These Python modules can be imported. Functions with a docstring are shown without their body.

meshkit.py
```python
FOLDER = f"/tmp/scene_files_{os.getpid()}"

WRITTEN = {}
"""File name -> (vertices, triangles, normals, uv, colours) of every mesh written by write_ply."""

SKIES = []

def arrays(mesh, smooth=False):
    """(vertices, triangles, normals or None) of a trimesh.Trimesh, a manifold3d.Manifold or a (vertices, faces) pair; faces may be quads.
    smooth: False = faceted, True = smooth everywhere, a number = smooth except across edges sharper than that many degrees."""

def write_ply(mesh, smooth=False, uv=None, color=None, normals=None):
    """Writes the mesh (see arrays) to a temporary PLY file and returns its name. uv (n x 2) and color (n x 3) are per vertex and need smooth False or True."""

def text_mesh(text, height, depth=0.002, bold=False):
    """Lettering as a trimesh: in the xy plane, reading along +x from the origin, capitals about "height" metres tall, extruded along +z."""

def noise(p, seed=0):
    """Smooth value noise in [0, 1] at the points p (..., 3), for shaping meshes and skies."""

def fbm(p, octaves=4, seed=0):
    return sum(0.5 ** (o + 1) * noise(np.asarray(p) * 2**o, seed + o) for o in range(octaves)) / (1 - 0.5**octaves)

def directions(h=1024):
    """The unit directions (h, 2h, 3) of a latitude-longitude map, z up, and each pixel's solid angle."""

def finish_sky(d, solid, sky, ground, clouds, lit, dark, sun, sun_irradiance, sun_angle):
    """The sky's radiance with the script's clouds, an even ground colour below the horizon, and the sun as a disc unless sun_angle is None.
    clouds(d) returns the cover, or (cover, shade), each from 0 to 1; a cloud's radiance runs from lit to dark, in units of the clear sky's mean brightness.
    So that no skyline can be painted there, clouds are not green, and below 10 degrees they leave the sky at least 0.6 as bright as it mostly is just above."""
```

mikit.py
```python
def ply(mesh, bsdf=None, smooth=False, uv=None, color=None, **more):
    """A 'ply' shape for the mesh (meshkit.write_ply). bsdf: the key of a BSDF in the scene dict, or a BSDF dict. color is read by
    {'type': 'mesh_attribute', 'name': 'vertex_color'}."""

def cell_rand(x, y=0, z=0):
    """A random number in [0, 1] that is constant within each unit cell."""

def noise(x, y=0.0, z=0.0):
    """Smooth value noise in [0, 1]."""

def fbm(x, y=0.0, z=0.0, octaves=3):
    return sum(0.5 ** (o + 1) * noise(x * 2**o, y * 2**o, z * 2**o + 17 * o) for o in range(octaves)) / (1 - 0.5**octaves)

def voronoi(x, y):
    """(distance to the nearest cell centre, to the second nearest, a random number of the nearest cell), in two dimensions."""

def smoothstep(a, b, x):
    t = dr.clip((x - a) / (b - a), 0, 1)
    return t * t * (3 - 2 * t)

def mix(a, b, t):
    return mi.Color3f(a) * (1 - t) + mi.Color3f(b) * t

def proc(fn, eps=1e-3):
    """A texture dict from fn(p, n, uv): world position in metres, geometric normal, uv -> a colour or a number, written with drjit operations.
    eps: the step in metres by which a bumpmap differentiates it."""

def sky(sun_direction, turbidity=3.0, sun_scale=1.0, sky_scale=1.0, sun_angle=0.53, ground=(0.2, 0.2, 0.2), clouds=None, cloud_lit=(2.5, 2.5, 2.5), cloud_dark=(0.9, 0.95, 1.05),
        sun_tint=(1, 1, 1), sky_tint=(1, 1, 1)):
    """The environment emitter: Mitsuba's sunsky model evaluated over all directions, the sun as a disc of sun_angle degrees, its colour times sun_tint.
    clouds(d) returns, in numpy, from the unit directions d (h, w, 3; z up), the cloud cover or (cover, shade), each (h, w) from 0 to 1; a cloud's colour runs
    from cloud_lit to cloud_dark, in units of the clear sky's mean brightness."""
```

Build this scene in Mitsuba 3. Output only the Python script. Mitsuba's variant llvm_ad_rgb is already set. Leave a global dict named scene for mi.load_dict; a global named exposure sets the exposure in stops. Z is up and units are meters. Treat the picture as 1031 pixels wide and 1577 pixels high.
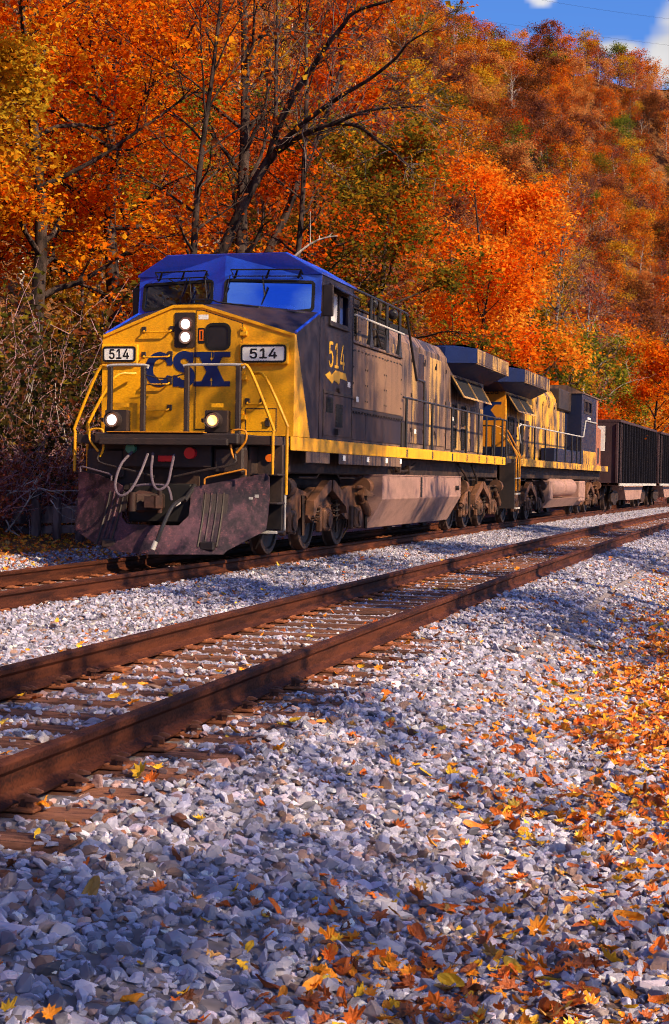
import math, numpy as np, trimesh, mitsuba as mi, drjit as dr, mikit, meshkit
import manifold3d as m3
from shapely import affinity
from shapely.geometry import Polygon, LineString, Point, box as sbox
from shapely.ops import unary_union

scene, labels = {}, {}
T4 = mi.ScalarTransform4f
# ---------------------------------------------------------------- camera
EYE = np.array([0, 0, 1.2551]); YAW, PITCH, ROLL, FPX = 0.24893, 0.02203, -0.01592, 2449.09
_fw = np.array([-math.sin(YAW) * math.cos(PITCH), math.cos(YAW) * math.cos(PITCH), -math.sin(PITCH)])
_rt = np.array([math.cos(YAW), math.sin(YAW), 0.0]); _up = np.cross(_rt, _fw)
_rt, _up = _rt * math.cos(ROLL) - _up * math.sin(ROLL), _up * math.cos(ROLL) + _rt * math.sin(ROLL)
scene['camera'] = {'type': 'perspective', 'fov': math.degrees(2 * math.atan(515.5 / FPX)), 'fov_axis': 'x', 'near_clip': 0.05, 'far_clip': 3000.0,
                   'to_world': T4().look_at(origin=EYE.tolist(), target=(EYE + _fw).tolist(), up=_up.tolist())}
# ---------------------------------------------------------------- daylight
def clouds(d):
    az = np.arctan2(d[..., 0], d[..., 1]); el = np.arcsin(np.clip(d[..., 2], -1, 1))
    n = meshkit.fbm(np.stack([az * 13, el * 26, 0 * az + 3.0], -1), 5, seed=4)
    cover = np.zeros(az.shape)
    rng = np.random.default_rng(12)
    puffs = [(-0.034, 0.262, 0.036, 0.028), (-0.010, 0.272, 0.05, 0.03), (-0.078, 0.262, 0.020, 0.008), (-0.125, 0.293, 0.008, 0.006)]
    puffs += [(a, e, w, w * 0.5) for a, e, w in zip(rng.uniform(0.25, 6.0, 26), rng.uniform(0.15, 0.8, 26), rng.uniform(0.05, 0.2, 26))]
    for a, e, w, h in puffs:
        da = np.arctan2(np.sin(az - a), np.cos(az - a)) * np.cos(el)
        r = np.sqrt((da / w) ** 2 + ((el - e) / h) ** 2)
        cover = np.maximum(cover, np.clip((1.25 - r + (n - 0.5) * 2.2) * 2.6, 0, 1))
    shade = np.clip(0.9 - n * 1.2, 0, 1)
    return cover, shade
SUN = (0.76, -0.36, 0.57)
scene['sky_light'] = mikit.sky(SUN, turbidity=2.6, sun_scale=1.2, sky_scale=1.0, clouds=clouds, sun_tint=(1.0, 0.95, 0.86), sky_tint=(0.42, 0.68, 1.18),
                               cloud_lit=(3.2, 3.1, 3.0), cloud_dark=(1.3, 1.35, 1.5), ground=(0.22, 0.18, 0.16))
exposure = 2.2
# ---------------------------------------------------------------- helpers
RNG = np.random.default_rng(7)
PI = math.pi
cat = trimesh.util.concatenate
def xf(b, a, o):
    "local (x, s, z) -> world"
    m = np.eye(4); m[:3, 0] = b; m[:3, 1] = a; m[:3, 3] = o
    return m
def bx(x0, x1, y0, y1, z0, z1, c=0.0):
    if c <= 0:
        m = trimesh.creation.box((abs(x1 - x0), abs(y1 - y0), abs(z1 - z0)))
    else:
        hx, hy, hz = abs(x1 - x0) / 2, abs(y1 - y0) / 2, abs(z1 - z0) / 2
        c = min(c, hx * .9, hy * .9, hz * .9)
        p = []
        for sx in (-1, 1):
            for sy in (-1, 1):
                for sz in (-1, 1):
                    p += [(sx * (hx - c), sy * hy if 0 else sy * (hy - c), sz * hz), (sx * hx, sy * (hy - c), sz * (hz - c)), (sx * (hx - c), sy * hy, sz * (hz - c))]
        m = trimesh.convex.convex_hull(np.array(p))
    m.apply_translation(((x0 + x1) / 2, (y0 + y1) / 2, (z0 + z1) / 2))
    return m
def tube(path, r, n=8, caps=True):
    p = np.asarray(path, float); r = np.broadcast_to(np.asarray(r, float), len(p))
    t = np.gradient(p, axis=0); t /= np.maximum(np.linalg.norm(t, axis=1, keepdims=True), 1e-9)
    u = np.cross(t[0], [0, 0, 1.0] if abs(t[0][2]) < .9 else [1.0, 0, 0]); u /= np.linalg.norm(u)
    ang = np.arange(n) * 2 * PI / n; vs = []
    for i in range(len(p)):
        u = u - t[i] * (u @ t[i]); u /= np.linalg.norm(u); w = np.cross(t[i], u)
        vs.append(p[i] + r[i] * (np.cos(ang)[:, None] * u + np.sin(ang)[:, None] * w))
    v = np.vstack(vs); f = []
    for i in range(len(p) - 1):
        for k in range(n):
            a, b = i * n + k, i * n + (k + 1) % n
            f += [(a, b, b + n), (a, b + n, a + n)]
    if caps:
        f += [(0, k + 1, k) for k in range(1, n - 1)]
        e = (len(p) - 1) * n
        f += [(e, e + k, e + k + 1) for k in range(1, n - 1)]
    return trimesh.Trimesh(v, np.array(f), process=False)
def smooth_path(pts, n=6):
    p = np.asarray(pts, float); q = np.vstack([2 * p[0] - p[1], p, 2 * p[-1] - p[-2]]); out = []
    for i in range(1, len(q) - 2):
        for t in np.linspace(0, 1, n, endpoint=False):
            a, b, c, d = q[i - 1], q[i], q[i + 1], q[i + 2]
            out.append(.5 * (2 * b + (c - a) * t + (2 * a - 5 * b + 4 * c - d) * t * t + (3 * b - a - 3 * c + d) * t ** 3))
    return np.array(out + [p[-1]])
def extr(poly, h):
    gs = getattr(poly, 'geoms', [poly])
    return cat([trimesh.creation.extrude_polygon(g, h, engine='earcut') for g in gs if g.area > 1e-7])
def perm(m, M, off=(0, 0, 0)):
    "rows of M: where the polygon axes (u, v, depth) go"
    v = m.vertices @ np.array(M, float) + np.array(off); m = trimesh.Trimesh(v, m.faces, process=False)
    if np.linalg.det(np.array(M, float)) < 0: m.invert()
    return m
def prism_sz(poly, x0, x1):
    "polygon in (s, z), thick along x"
    p = poly if hasattr(poly, 'area') else Polygon(poly)
    return perm(extr(p, x1 - x0), [(0, 1, 0), (0, 0, 1), (1, 0, 0)], (x0, 0, 0))
def prism_xz(poly, s0, s1):
    p = poly if hasattr(poly, 'area') else Polygon(poly)
    return perm(extr(p, s1 - s0), [(1, 0, 0), (0, 0, 1), (0, 1, 0)], (0, s0, 0))
def cyl_x(x0, x1, s, z, r, n=20):
    return tube([(x0, s, z), (x1, s, z)], r, n)
def cyl_s(s0, s1, x, z, r, n=20):
    return tube([(x, s0, z), (x, s1, z)], r, n)
def hull(pts): return trimesh.convex.convex_hull(np.array(pts, float))
def rrect(x0, x1, z0, z1, r):
    return sbox(x0 + r, z0 + r, x1 - r, z1 - r).buffer(r, quad_segs=4)
TAKEN = {}
def numbered(base):
    k = TAKEN.get(base, -1) + 1; TAKEN[base] = k
    return base if k == 0 else f'{base}_{k:03d}'
def put(key, mesh, bsdf, M=None, smooth=False, **kw):
    "one entry of the scene under the next free number of its key"
    k = numbered(key)
    d = mesh if isinstance(mesh, dict) else mikit.ply(mesh, bsdf, smooth=smooth, **kw)
    if M is not None: d = {**d, 'to_world': T4(np.asarray(M).tolist())}
    scene[k] = d
    return k
def lab(k, label=None, category=None, group=None, kind=None):
    labels[k] = {a: b for a, b in (('label', label), ('category', category), ('group', group), ('kind', kind)) if b}
def mat_rot(ax, ang): return trimesh.transformations.rotation_matrix(ang, ax)
# ---------------------------------------------------------------- materials
P, SS, MX, FB = mikit.proc, mikit.smoothstep, mikit.mix, mikit.fbm
def bsdf(name, color, rough=.6, spec=.35, metallic=0.0, bump=None, bscale=.01, **kw):
    c = P(color) if callable(color) else ({'type': 'rgb', 'value': list(color)} if not isinstance(color, dict) else color)
    d = {'type': 'principled', 'base_color': c, 'roughness': rough, 'specular': spec, 'metallic': metallic, **kw}
    if bump: d = {'type': 'bumpmap', 'arbitrary': P(bump), 'scale': bscale, 'bsdf': d}
    scene[name] = {'type': 'twosided', 'bsdf': d}
VC = {'type': 'mesh_attribute', 'name': 'vertex_color'}
def dirty(base, dirt, amount=.5, streak=True, f=1.0):
    def fn(p, n, uv):
        big = FB(p.x * .8 * f, p.y * .8 * f, p.z * .9 * f, 3)
        st = FB(p.y * 9, p.x * 9, p.z * .7, 2) if streak else FB(p.x * 7, p.y * 7, p.z * 7, 2)
        fine = mikit.noise(p.x * 60, p.y * 60, p.z * 60)
        t = dr.clip(SS(.35, .75, big * .55 + st * .45) * amount * 1.6, 0, 1)
        return MX(base, dirt, t) * (.86 + .28 * fine)
    return fn
bsdf('paint_yellow', dirty((.78, .36, .004), (.36, .14, .012), .36), .42, .4)
bsdf('paint_blue', dirty((.005, .05, .56), (.015, .06, .26), .3), .3, .5, clearcoat=1.0, clearcoat_gloss=.97)
bsdf('paint_blue_dark', dirty((.004, .008, .035), (.014, .013, .02), .4), .4, .4)
bsdf('paint_blue_mid', dirty((.002, .011, .075), (.010, .010, .022), .35), .5, .2)
bsdf('paint_grey', dirty((.022, .017, .029), (.050, .026, .020), .55), .5, .25)
bsdf('paint_grey_worn', dirty((.185, .108, .072), (.036, .027, .034), .85, True, 1.6), .5, .35)
bsdf('paint_box', dirty((.20, .112, .068), (.075, .045, .042), .5), .5, .3)
bsdf('paint_tan', dirty((.42, .24, .075), (.055, .036, .038), .95, True, 1.7), .5, .35)
bsdf('paint_door_yellow', dirty((.66, .32, .025), (.07, .04, .03), .85, True, 1.7), .5, .35)
bsdf('paint_orange', dirty((.55, .20, .008), (.35, .13, .02), .4), .4, .4)
bsdf('paint_red_brown', dirty((.30, .10, .05), (.14, .07, .05), .5), .5, .35)
bsdf('paint_dark', dirty((.024, .018, .019), (.05, .028, .022), .5), .55, .35)
bsdf('steel_under', dirty((.016, .010, .009), (.06, .03, .02), .6, False), .65, .3)
bsdf('steel_truck', dirty((.14, .062, .035), (.025, .015, .013), .75, False), .65, .3)
bsdf('steel_truck_dark', dirty((.022, .013, .012), (.075, .03, .022), .5, False, 3.0), .6, .3)
def plow_color(p, n, uv):
    a = FB(p.x * 2.2, p.y * 2.2, p.z * 2.0, 3); b = FB(p.x * 16, p.y * 16, p.z * 9, 3); c = mikit.noise(p.x * 70, p.y * 70, p.z * 70)
    d = MX((.016, .010, .017), (.085, .038, .058), SS(.35, .7, a * .55 + b * .45))
    return MX(d, (.17, .05, .045), SS(.62, .80, b * .5 + c * .5) * .7) * (.7 + .6 * c)
bsdf('plow_paint', plow_color, .55, .3)
bsdf('tank_paint', dirty((.30, .17, .145), (.17, .105, .09), .45, False), .6, .3)
bsdf('black_matt', (.010, .009, .010), .7, .3)
bsdf('black_rail', (.016, .014, .016), .4, .5)
bsdf('white_rail', (.40, .38, .37), .4, .5)
bsdf('white_paint', (.72, .70, .68), .5, .4)
bsdf('hose_grey', (.10, .075, .10), .5, .4)
bsdf('wheel_steel', dirty((.06, .032, .022), (.025, .016, .013), .5, False), .55, .4)
bsdf('hopper_black', dirty((.004, .0036, .009), (.010, .007, .011), .5), .7, .15)
bsdf('hopper_brown', dirty((.055, .030, .036), (.025, .015, .018), .5), .6, .2)
bsdf('letter_blue', (.004, .016, .10), .4, .4)
bsdf('letter_black', (.01, .01, .012), .5, .3)
bsdf('letter_yellow', (.70, .34, .01), .45, .4)
bsdf('board_white', (.75, .74, .72), .35, .5)
bsdf('red_lens', (.65, .015, .03), .2, .6)
bsdf('orange_lens', (.75, .14, .01), .2, .6)
bsdf('green_cap', (.05, .25, .16), .4, .5)
bsdf('cab_dark', (.02, .02, .022), .8, .2)
scene['window_glass'] = {'type': 'blendbsdf', 'weight': .9, 'a': {'type': 'thindielectric'}, 'b': {'type': 'twosided', 'bsdf': {'type': 'conductor', 'material': 'none', 'specular_reflectance': {'type': 'rgb', 'value': [.085, .20, .70]}}}}
# ================================================================ the ground and the tracks
RC, XN, XL = 1344.16, -3.0928, -7.5813          # radius of the curve, near rail of each track (at y = 0)
GA = 1.505
def cx(y): return np.asarray(y, float) ** 2 / (2 * RC)
PX = [-60, -12.2, -11.2, -10.6, -9.95, -9.7, -6.75, -6.55, -6.1, -5.65, -5.3, -2.55, -2.3, -1.35, -0.9, 2, 8, 60]
PZ = [.10, .10, -.02, -.12, -.20, -.225, -.225, -.25, -.30, -.25, -.225, -.225, -.245, -.46, -.52, -.56, -.5, -.3]
def toe(y):
    y = np.maximum(np.asarray(y, float), 0); return -12.6 + y ** 2 / 1900
DX, DZ = [-999, 0, 6, 14, 30, 70, 118, 140, 175, 260], [0, 0, 2.0, 6.0, 17, 53, 101, 110, 112, 106]
RIDGE = ([200, 335, 396, 459, 540], [.96, .95, .93, 1.05, 1.12])
def zg(x, y):
    x, y = np.asarray(x, float), np.asarray(y, float)
    d = toe(y) - x
    n = meshkit.fbm(np.stack([x * .045, y * .045, 0 * x], -1), 3, seed=2) - .5
    m = meshkit.noise(np.stack([x * .6, y * .6, 0 * x], -1), seed=5) - .5
    return np.interp(x - cx(y), PX, PZ) + np.interp(d, DX, DZ) * np.interp(y, *RIDGE) + n * np.interp(d, [0, 8, 60], [0, 1.0, 11]) + m * np.interp(d, [0, 3], [0, .35])
def grid_mesh(xs, ys, follow=1.0, dz=0.0):
    X, Y = np.meshgrid(xs, ys); X = X + cx(Y) * follow
    v = np.stack([X, Y, zg(X, Y) + dz], -1).reshape(-1, 3); n, k = len(ys), len(xs)
    i = (np.arange(n - 1)[:, None] * k + np.arange(k - 1)).ravel()
    return trimesh.Trimesh(v, np.vstack([np.stack([i, i + 1, i + k + 1], 1), np.stack([i, i + k + 1, i + k], 1)]), process=False)
def ground_color(p, n, uv):
    xr = p.x - p.y * p.y / (2 * RC)
    f = FB(p.x * 3, p.y * 3, 0, 3); g = mikit.noise(p.x * 28, p.y * 28, 0)
    stone = MX((.11, .095, .105), (.22, .19, .21), g)
    litter = MX((.055, .03, .018), (.19, .075, .022), SS(.3, .7, f * .6 + g * .4))
    t = dr.maximum(SS(-10.4, -11.2, xr), SS(-.8, .8, xr + f))
    return MX(stone, litter, t)
bsdf('ground_soil', ground_color, .9, .1)
xs = np.concatenate([-np.geomspace(420, 13, 60), np.arange(-12.5, -.5, .2), np.array([-.3, .2, .8, 1.5, 2.5, 4, 7, 12, 20, 40, 90, 200, 600])])
ys = np.concatenate([-np.geomspace(260, 4, 18), np.arange(-2, 40, .8), np.geomspace(40, 900, 70)])
put('ground', grid_mesh(xs, ys), 'ground_soil', smooth=True); lab('ground', 'brown leaf-strewn ground rising from the tracks to the wooded hill', kind='structure')

# rails -------------------------------------------------------------------------------------------------
def rail_profile():
    w, h, hd = .0375, .186, .046
    right = [(.076, 0), (.076, .011), (.030, .026), (.0095, .045), (.0095, h - hd - .022), (.030, h - hd - .004), (w, h - hd + .004), (w, h - .012), (w - .010, h - .001), (.012, h)]
    return np.array(right + [(-x, z) for x, z in right[::-1]])
def rail_mesh(xr, y0, y1):
    pr = rail_profile(); ys = np.concatenate([np.arange(y0, min(y1, 40), .5), np.arange(40, y1 + 1, 2.0)]); v = []
    for y in ys: v.append(np.stack([pr[:, 0] + xr + cx(y), np.full(len(pr), y), pr[:, 1] - .186], 1))
    n = len(pr); f = []
    for i in range(len(ys) - 1):
        for k in range(n):
            a, b = i * n + k, i * n + (k + 1) % n; f += [(a, b, b + n), (a, b + n, a + n)]
    e = (len(ys) - 1) * n
    f += [(0, k + 1, k) for k in range(1, n - 1)] + [(e, e + k, e + k + 1) for k in range(1, n - 1)]
    m = trimesh.Trimesh(np.vstack(v), np.array(f), process=False)
    return m
def rail_color(p, n, uv):
    f = FB(p.y * 2.2, p.x * 9, p.z * 16, 3); g = mikit.noise(p.y * 90, p.x * 90, p.z * 90)
    rust = MX((.022, .0055, .003), (.085, .022, .008), SS(.3, .75, f * .7 + g * .3))
    return MX(rust, (.26, .26, .32), SS(-.006, -.002, p.z) * SS(.6, .9, n.z))  # polished running top; its blue-grey also carries the sheen of the sky
bsdf('rail_steel', rail_color, P(lambda p, n, uv: .68 - .30 * SS(-.008, -.002, p.z) * SS(.6, .9, n.z)), .25, P(lambda p, n, uv: .25 * SS(-.006, -.002, p.z) * SS(.6, .9, n.z)))
def tie_color(p, n, uv):
    f = FB(p.y * 1.1, p.x * .35, 3.1, 2); g = FB(p.x * 2.5, p.y * 55, p.z * 40, 3); s = mikit.noise(p.x * 30, p.y * 60, p.z * 30)
    c = MX((.050, .024, .019), (.20, .085, .055), SS(.28, .75, f * .45 + g * .55))
    return c * (.75 + .5 * s)
bsdf('tie_wood', tie_color, .85, .15, bump=lambda p, n, uv: FB(p.x * 2.0, p.y * 60, p.z * 60, 2), bscale=.006)
def plate_color(p, n, uv):
    g = FB(p.x * 14, p.y * 14, p.z * 14, 3)
    return MX((.13, .040, .018), (.28, .095, .038), SS(.3, .7, g))
bsdf('plate_rust', plate_color, .75, .3)
bsdf('spike_rust', (.085, .03, .018), .7, .3)
TIE = .52
def tie_variant(seed):
    r = np.random.default_rng(seed); m = bx(-1.3, 1.3, -.115, .115, -.18, 0, .012)
    m = m.subdivide_to_size(.22, max_iter=6); v = m.vertices.copy()
    nn = meshkit.noise(v * [3, 12, 9] + seed * 10) - .5
    v[:, 2] += nn * .014 * (v[:, 2] > -.06); v[:, 1] += (meshkit.noise(v * [4, 2, 9] + 50 + seed) - .5) * .02
    return trimesh.Trimesh(v, m.faces, process=False)
TIES = [mikit.ply(tie_variant(s), 'tie_wood', smooth=35) for s in range(5)]
def plate_mesh():
    a = [bx(-.19, .19, -.098, .098, 0, .018, .005), bx(.080, .098, -.098, .098, .016, .028, .004), bx(-.098, -.080, -.098, .098, .016, .028, .004)]
    for sx in (-1, 1):
        a.append(tube([(sx * .15, -.06, .016), (sx * .15, -.06, .021)], .016, 8)); a.append(tube([(sx * .15, .055, .016), (sx * .15, .055, .021)], .016, 8))
    return cat(a)
def spike_mesh():
    return cat([bx(-.012, .012, -.010, .010, -.01, .040), hull([(-.020, -.017, .028), (.020, -.017, .028), (-.020, .017, .028), (.020, .017, .028), (-.013, -.012, .048), (.013, -.012, .048), (-.013, .012, .048), (.013, .012, .048), (-.045, -.013, .030), (-.045, .013, .030), (-.045, -.01, .038), (-.045, .01, .038)])])
PLATE, SPIKE = mikit.ply(plate_mesh(), 'plate_rust'), mikit.ply(spike_mesh(), 'spike_rust')
tie_spots = []
def track(key, xn, y0, y1, ynear, ysp, label):
    xc = xn - GA / 2
    put(key + '__rail', rail_mesh(xn, y0 - 14, 320), 'rail_steel', smooth=30); put(key + '__rail', rail_mesh(xn - GA, y0 - 14, 320), 'rail_steel', smooth=30)
    lab(key, label, 'railway track', kind='structure'); far, i = [], 0
    for y in np.arange(y0, y1, TIE):
        yy = y + RNG.normal(0, .018); yaw = RNG.normal(0, .008) - yy / RC; dz = RNG.normal(0, .004); dxx = RNG.normal(0, .03)
        M = xf([math.cos(yaw), math.sin(yaw), 0], [-math.sin(yaw), math.cos(yaw), 0], [xc + cx(yy) + dxx, yy, -.208 + dz])
        tie_spots.append((xc + cx(yy) + dxx, yy)); i += 1
        if yy > ynear: far.append(bx(-1.3, 1.3, -.115, .115, -.18, 0).apply_transform(M)); continue
        k = put(key + '__tie', TIES[RNG.integers(5)], None, M)
        for j, xo in enumerate((GA / 2, -GA / 2)):
            Mp = M @ xf([1, 0, 0], [0, 1, 0], [xo - dxx, 0, .004])
            put(k + '__tie_plate', PLATE, None, Mp)
            if yy < ysp:
                for sx in (-1, 1):
                    for sy in (-.045, .05):
                        flip = xf([-sx, 0, 0], [0, -sx, 0], [sx * .118, sy, .018 + RNG.uniform(0, .015)])
                        put(k + '__spike', SPIKE, None, Mp @ flip)
                    if RNG.random() < .7: put(k + '__spike', SPIKE, None, Mp @ xf([-sx, 0, 0], [0, -sx, 0], [sx * .155, -.06 * sx, .012 + RNG.uniform(0, .015)]))
    if far: lab(put(key + '__tie_run', cat(far), 'tie_wood'), kind='stuff')
track('railway_track', XN, 2.7, 120, 62, 11, 'empty railway track with rusty rails running past the train')
track('railway_track_001', XL, 9.0, 150, 52, 0, 'railway track that the locomotives and hopper cars stand on')

# ballast stones ------------------------------------------------------------------------------------------------
def stone_variants(n, k, seed):
    r = np.random.default_rng(seed); out = []
    for _ in range(n):
        p = r.normal(size=(k, 3)); p /= np.linalg.norm(p, axis=1, keepdims=True)
        p *= r.uniform(.72, 1.05, (k, 1)); p *= np.array([1.15, .88, .68]) * r.uniform(.85, 1.15, 3)
        h = trimesh.convex.convex_hull(p); out.append((np.array(h.vertices), np.array(h.faces)))
    return out
SV, SVL = stone_variants(26, 13, 1), stone_variants(14, 9, 2)
def rand_rot(r, n):
    q = r.normal(size=(n, 4)); q /= np.linalg.norm(q, axis=1, keepdims=True); w, x, y, z = q.T
    return np.stack([1 - 2 * (y * y + z * z), 2 * (x * y - z * w), 2 * (x * z + y * w), 2 * (x * y + z * w), 1 - 2 * (x * x + z * z), 2 * (y * z - x * w), 2 * (x * z - y * w), 2 * (y * z + x * w), 1 - 2 * (x * x + y * y)], 1).reshape(-1, 3, 3)
def yaw_tilt(r, n, tilt=.5):
    a = r.uniform(0, 2 * PI, n); t = r.normal(0, tilt, (n, 2)); c, s = np.cos(a), np.sin(a); R = np.zeros((n, 3, 3))
    R[:, 0, 0], R[:, 0, 1], R[:, 1, 0], R[:, 1, 1], R[:, 2, 2] = c, -s, s, c, 1
    X = np.zeros((n, 3, 3)); X[:, 0, 0] = 1; X[:, 1, 1] = X[:, 2, 2] = np.cos(t[:, 0]); X[:, 1, 2] = -np.sin(t[:, 0]); X[:, 2, 1] = np.sin(t[:, 0])
    Y = np.zeros((n, 3, 3)); Y[:, 1, 1] = 1; Y[:, 0, 0] = Y[:, 2, 2] = np.cos(t[:, 1]); Y[:, 0, 2] = np.sin(t[:, 1]); Y[:, 2, 0] = -np.sin(t[:, 1])
    return Y @ X @ R
def scatter(variants, which, pos, rad, rot, col):
    "many copies of small meshes as one, with a colour for each"
    V, F, C, at = [], [], [], 0
    for k, (v, f) in enumerate(variants):
        i = np.nonzero(which == k)[0]
        if not len(i): continue
        w = np.einsum('nij,vj->nvi', rot[i] * rad[i][:, None, None], v) + pos[i][:, None]
        V.append(w.reshape(-1, 3)); F.append((f[None] + (np.arange(len(i)) * len(v))[:, None, None]).reshape(-1, 3) + at); at += w.shape[0] * w.shape[1]
        C.append(np.repeat(col[i], len(v), 0))
    return (np.vstack(V), np.vstack(F)), np.clip(np.vstack(C), 0, 1)
def stone_colors(r, n):
    base = np.array([.315, .308, .41]) * r.lognormal(0, .36, (n, 1)); t = r.random(n)
    base[t < .10] = np.array([.24, .15, .125]) * r.lognormal(0, .3, ((t < .10).sum(), 1))
    base[t > .93] *= .45; base[(t > .6) & (t < .72)] *= [1.08, .96, .94]
    return np.clip(base, .02, .62)
def stone_tex(name, f):
    scene[name] = {'type': 'twosided', 'bsdf': {'type': 'bumpmap', 'arbitrary': P(lambda p, n, uv: FB(p.x * f, p.y * f, p.z * f, 3), 5e-4), 'scale': .006, 'bsdf': {'type': 'principled', 'base_color': VC, 'roughness': .75, 'specular': .3}}}
stone_tex('stone', 60)
def in_view(x, y, m=.05):
    ph = np.arctan2(-x, y); return (ph > YAW - .2075 - m) & (ph < YAW + .2075 + m)
def over_ties(x, y, ties):
    ok = np.zeros(len(x), bool); ty = np.array(ties)
    for tx in sorted(set(np.round(ty[:, 0] - cx(ty[:, 1])).tolist())):
        s = ty[np.round(ty[:, 0] - cx(ty[:, 1])) == tx]; s = s[np.argsort(s[:, 1])]
        i = np.clip(np.searchsorted(s[:, 1], y), 1, len(s) - 1)
        for j in (i - 1, i): ok |= (np.abs(y - s[j, 1]) < .125) & (np.abs(x - s[j, 0]) < 1.32)
    return ok
def keep_off_rails(xr, r):
    k = np.ones(len(xr), bool)
    for c in (XN, XN - GA, XL, XL - GA): k &= np.abs(xr - c) > .078 + r * .8
    return k
YS = 14.0
n0 = 300000
r_ = np.random.default_rng(11)
y = np.sqrt(r_.uniform(3.0 ** 2, YS ** 2, n0)); ph = r_.uniform(YAW - .26, YAW + .26, n0); x = -np.tan(ph) * y
rad = np.clip(r_.lognormal(math.log(.0245), .38, n0), .008, .060)
xr = x - cx(y); ot = over_ties(x, y, tie_spots)
den = 64000 / n0 * np.ones(n0); den[ot] *= np.where(xr[ot] > -2.70, .22, np.where((xr[ot] > -4.4) & (xr[ot] < -3.3), .08, .07))
keep = (r_.random(n0) < den) & keep_off_rails(xr, rad)
x, y, rad, xr, ot = x[keep], y[keep], rad[keep], xr[keep], ot[keep]; n0 = len(x)
rad[ot] *= .75
zz = np.where(ot, -.205 + rad * .45, np.maximum(zg(x, y), -9) - rad * .1 + r_.uniform(-.015, .02, n0)) + np.where((~ot) & (xr < -2.6) & (xr > -5.2), -.012, 0)
wh = r_.integers(0, len(SV), n0); rot = yaw_tilt(r_, n0, .45); col = stone_colors(r_, n0); pos = np.stack([x, y, zz], 1)
rd_ = np.min([np.abs(xr - c) for c in (XN, XN - GA, XL, XL - GA)], 0); st_ = r_.random(n0) < np.interp(rd_, [.1, .3, .8], [.55, .3, .03]); col[st_] = col[st_] * [.85, .55, .42]
size_px = rad / np.hypot(x, y); near = np.zeros(n0, bool)
vis = in_view(x, y, -.005) & ((EYE[2] + .5) / y < .365)
near[np.argsort(np.where(vis, -size_px, 9))[:300]] = True
SD = {}
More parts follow.
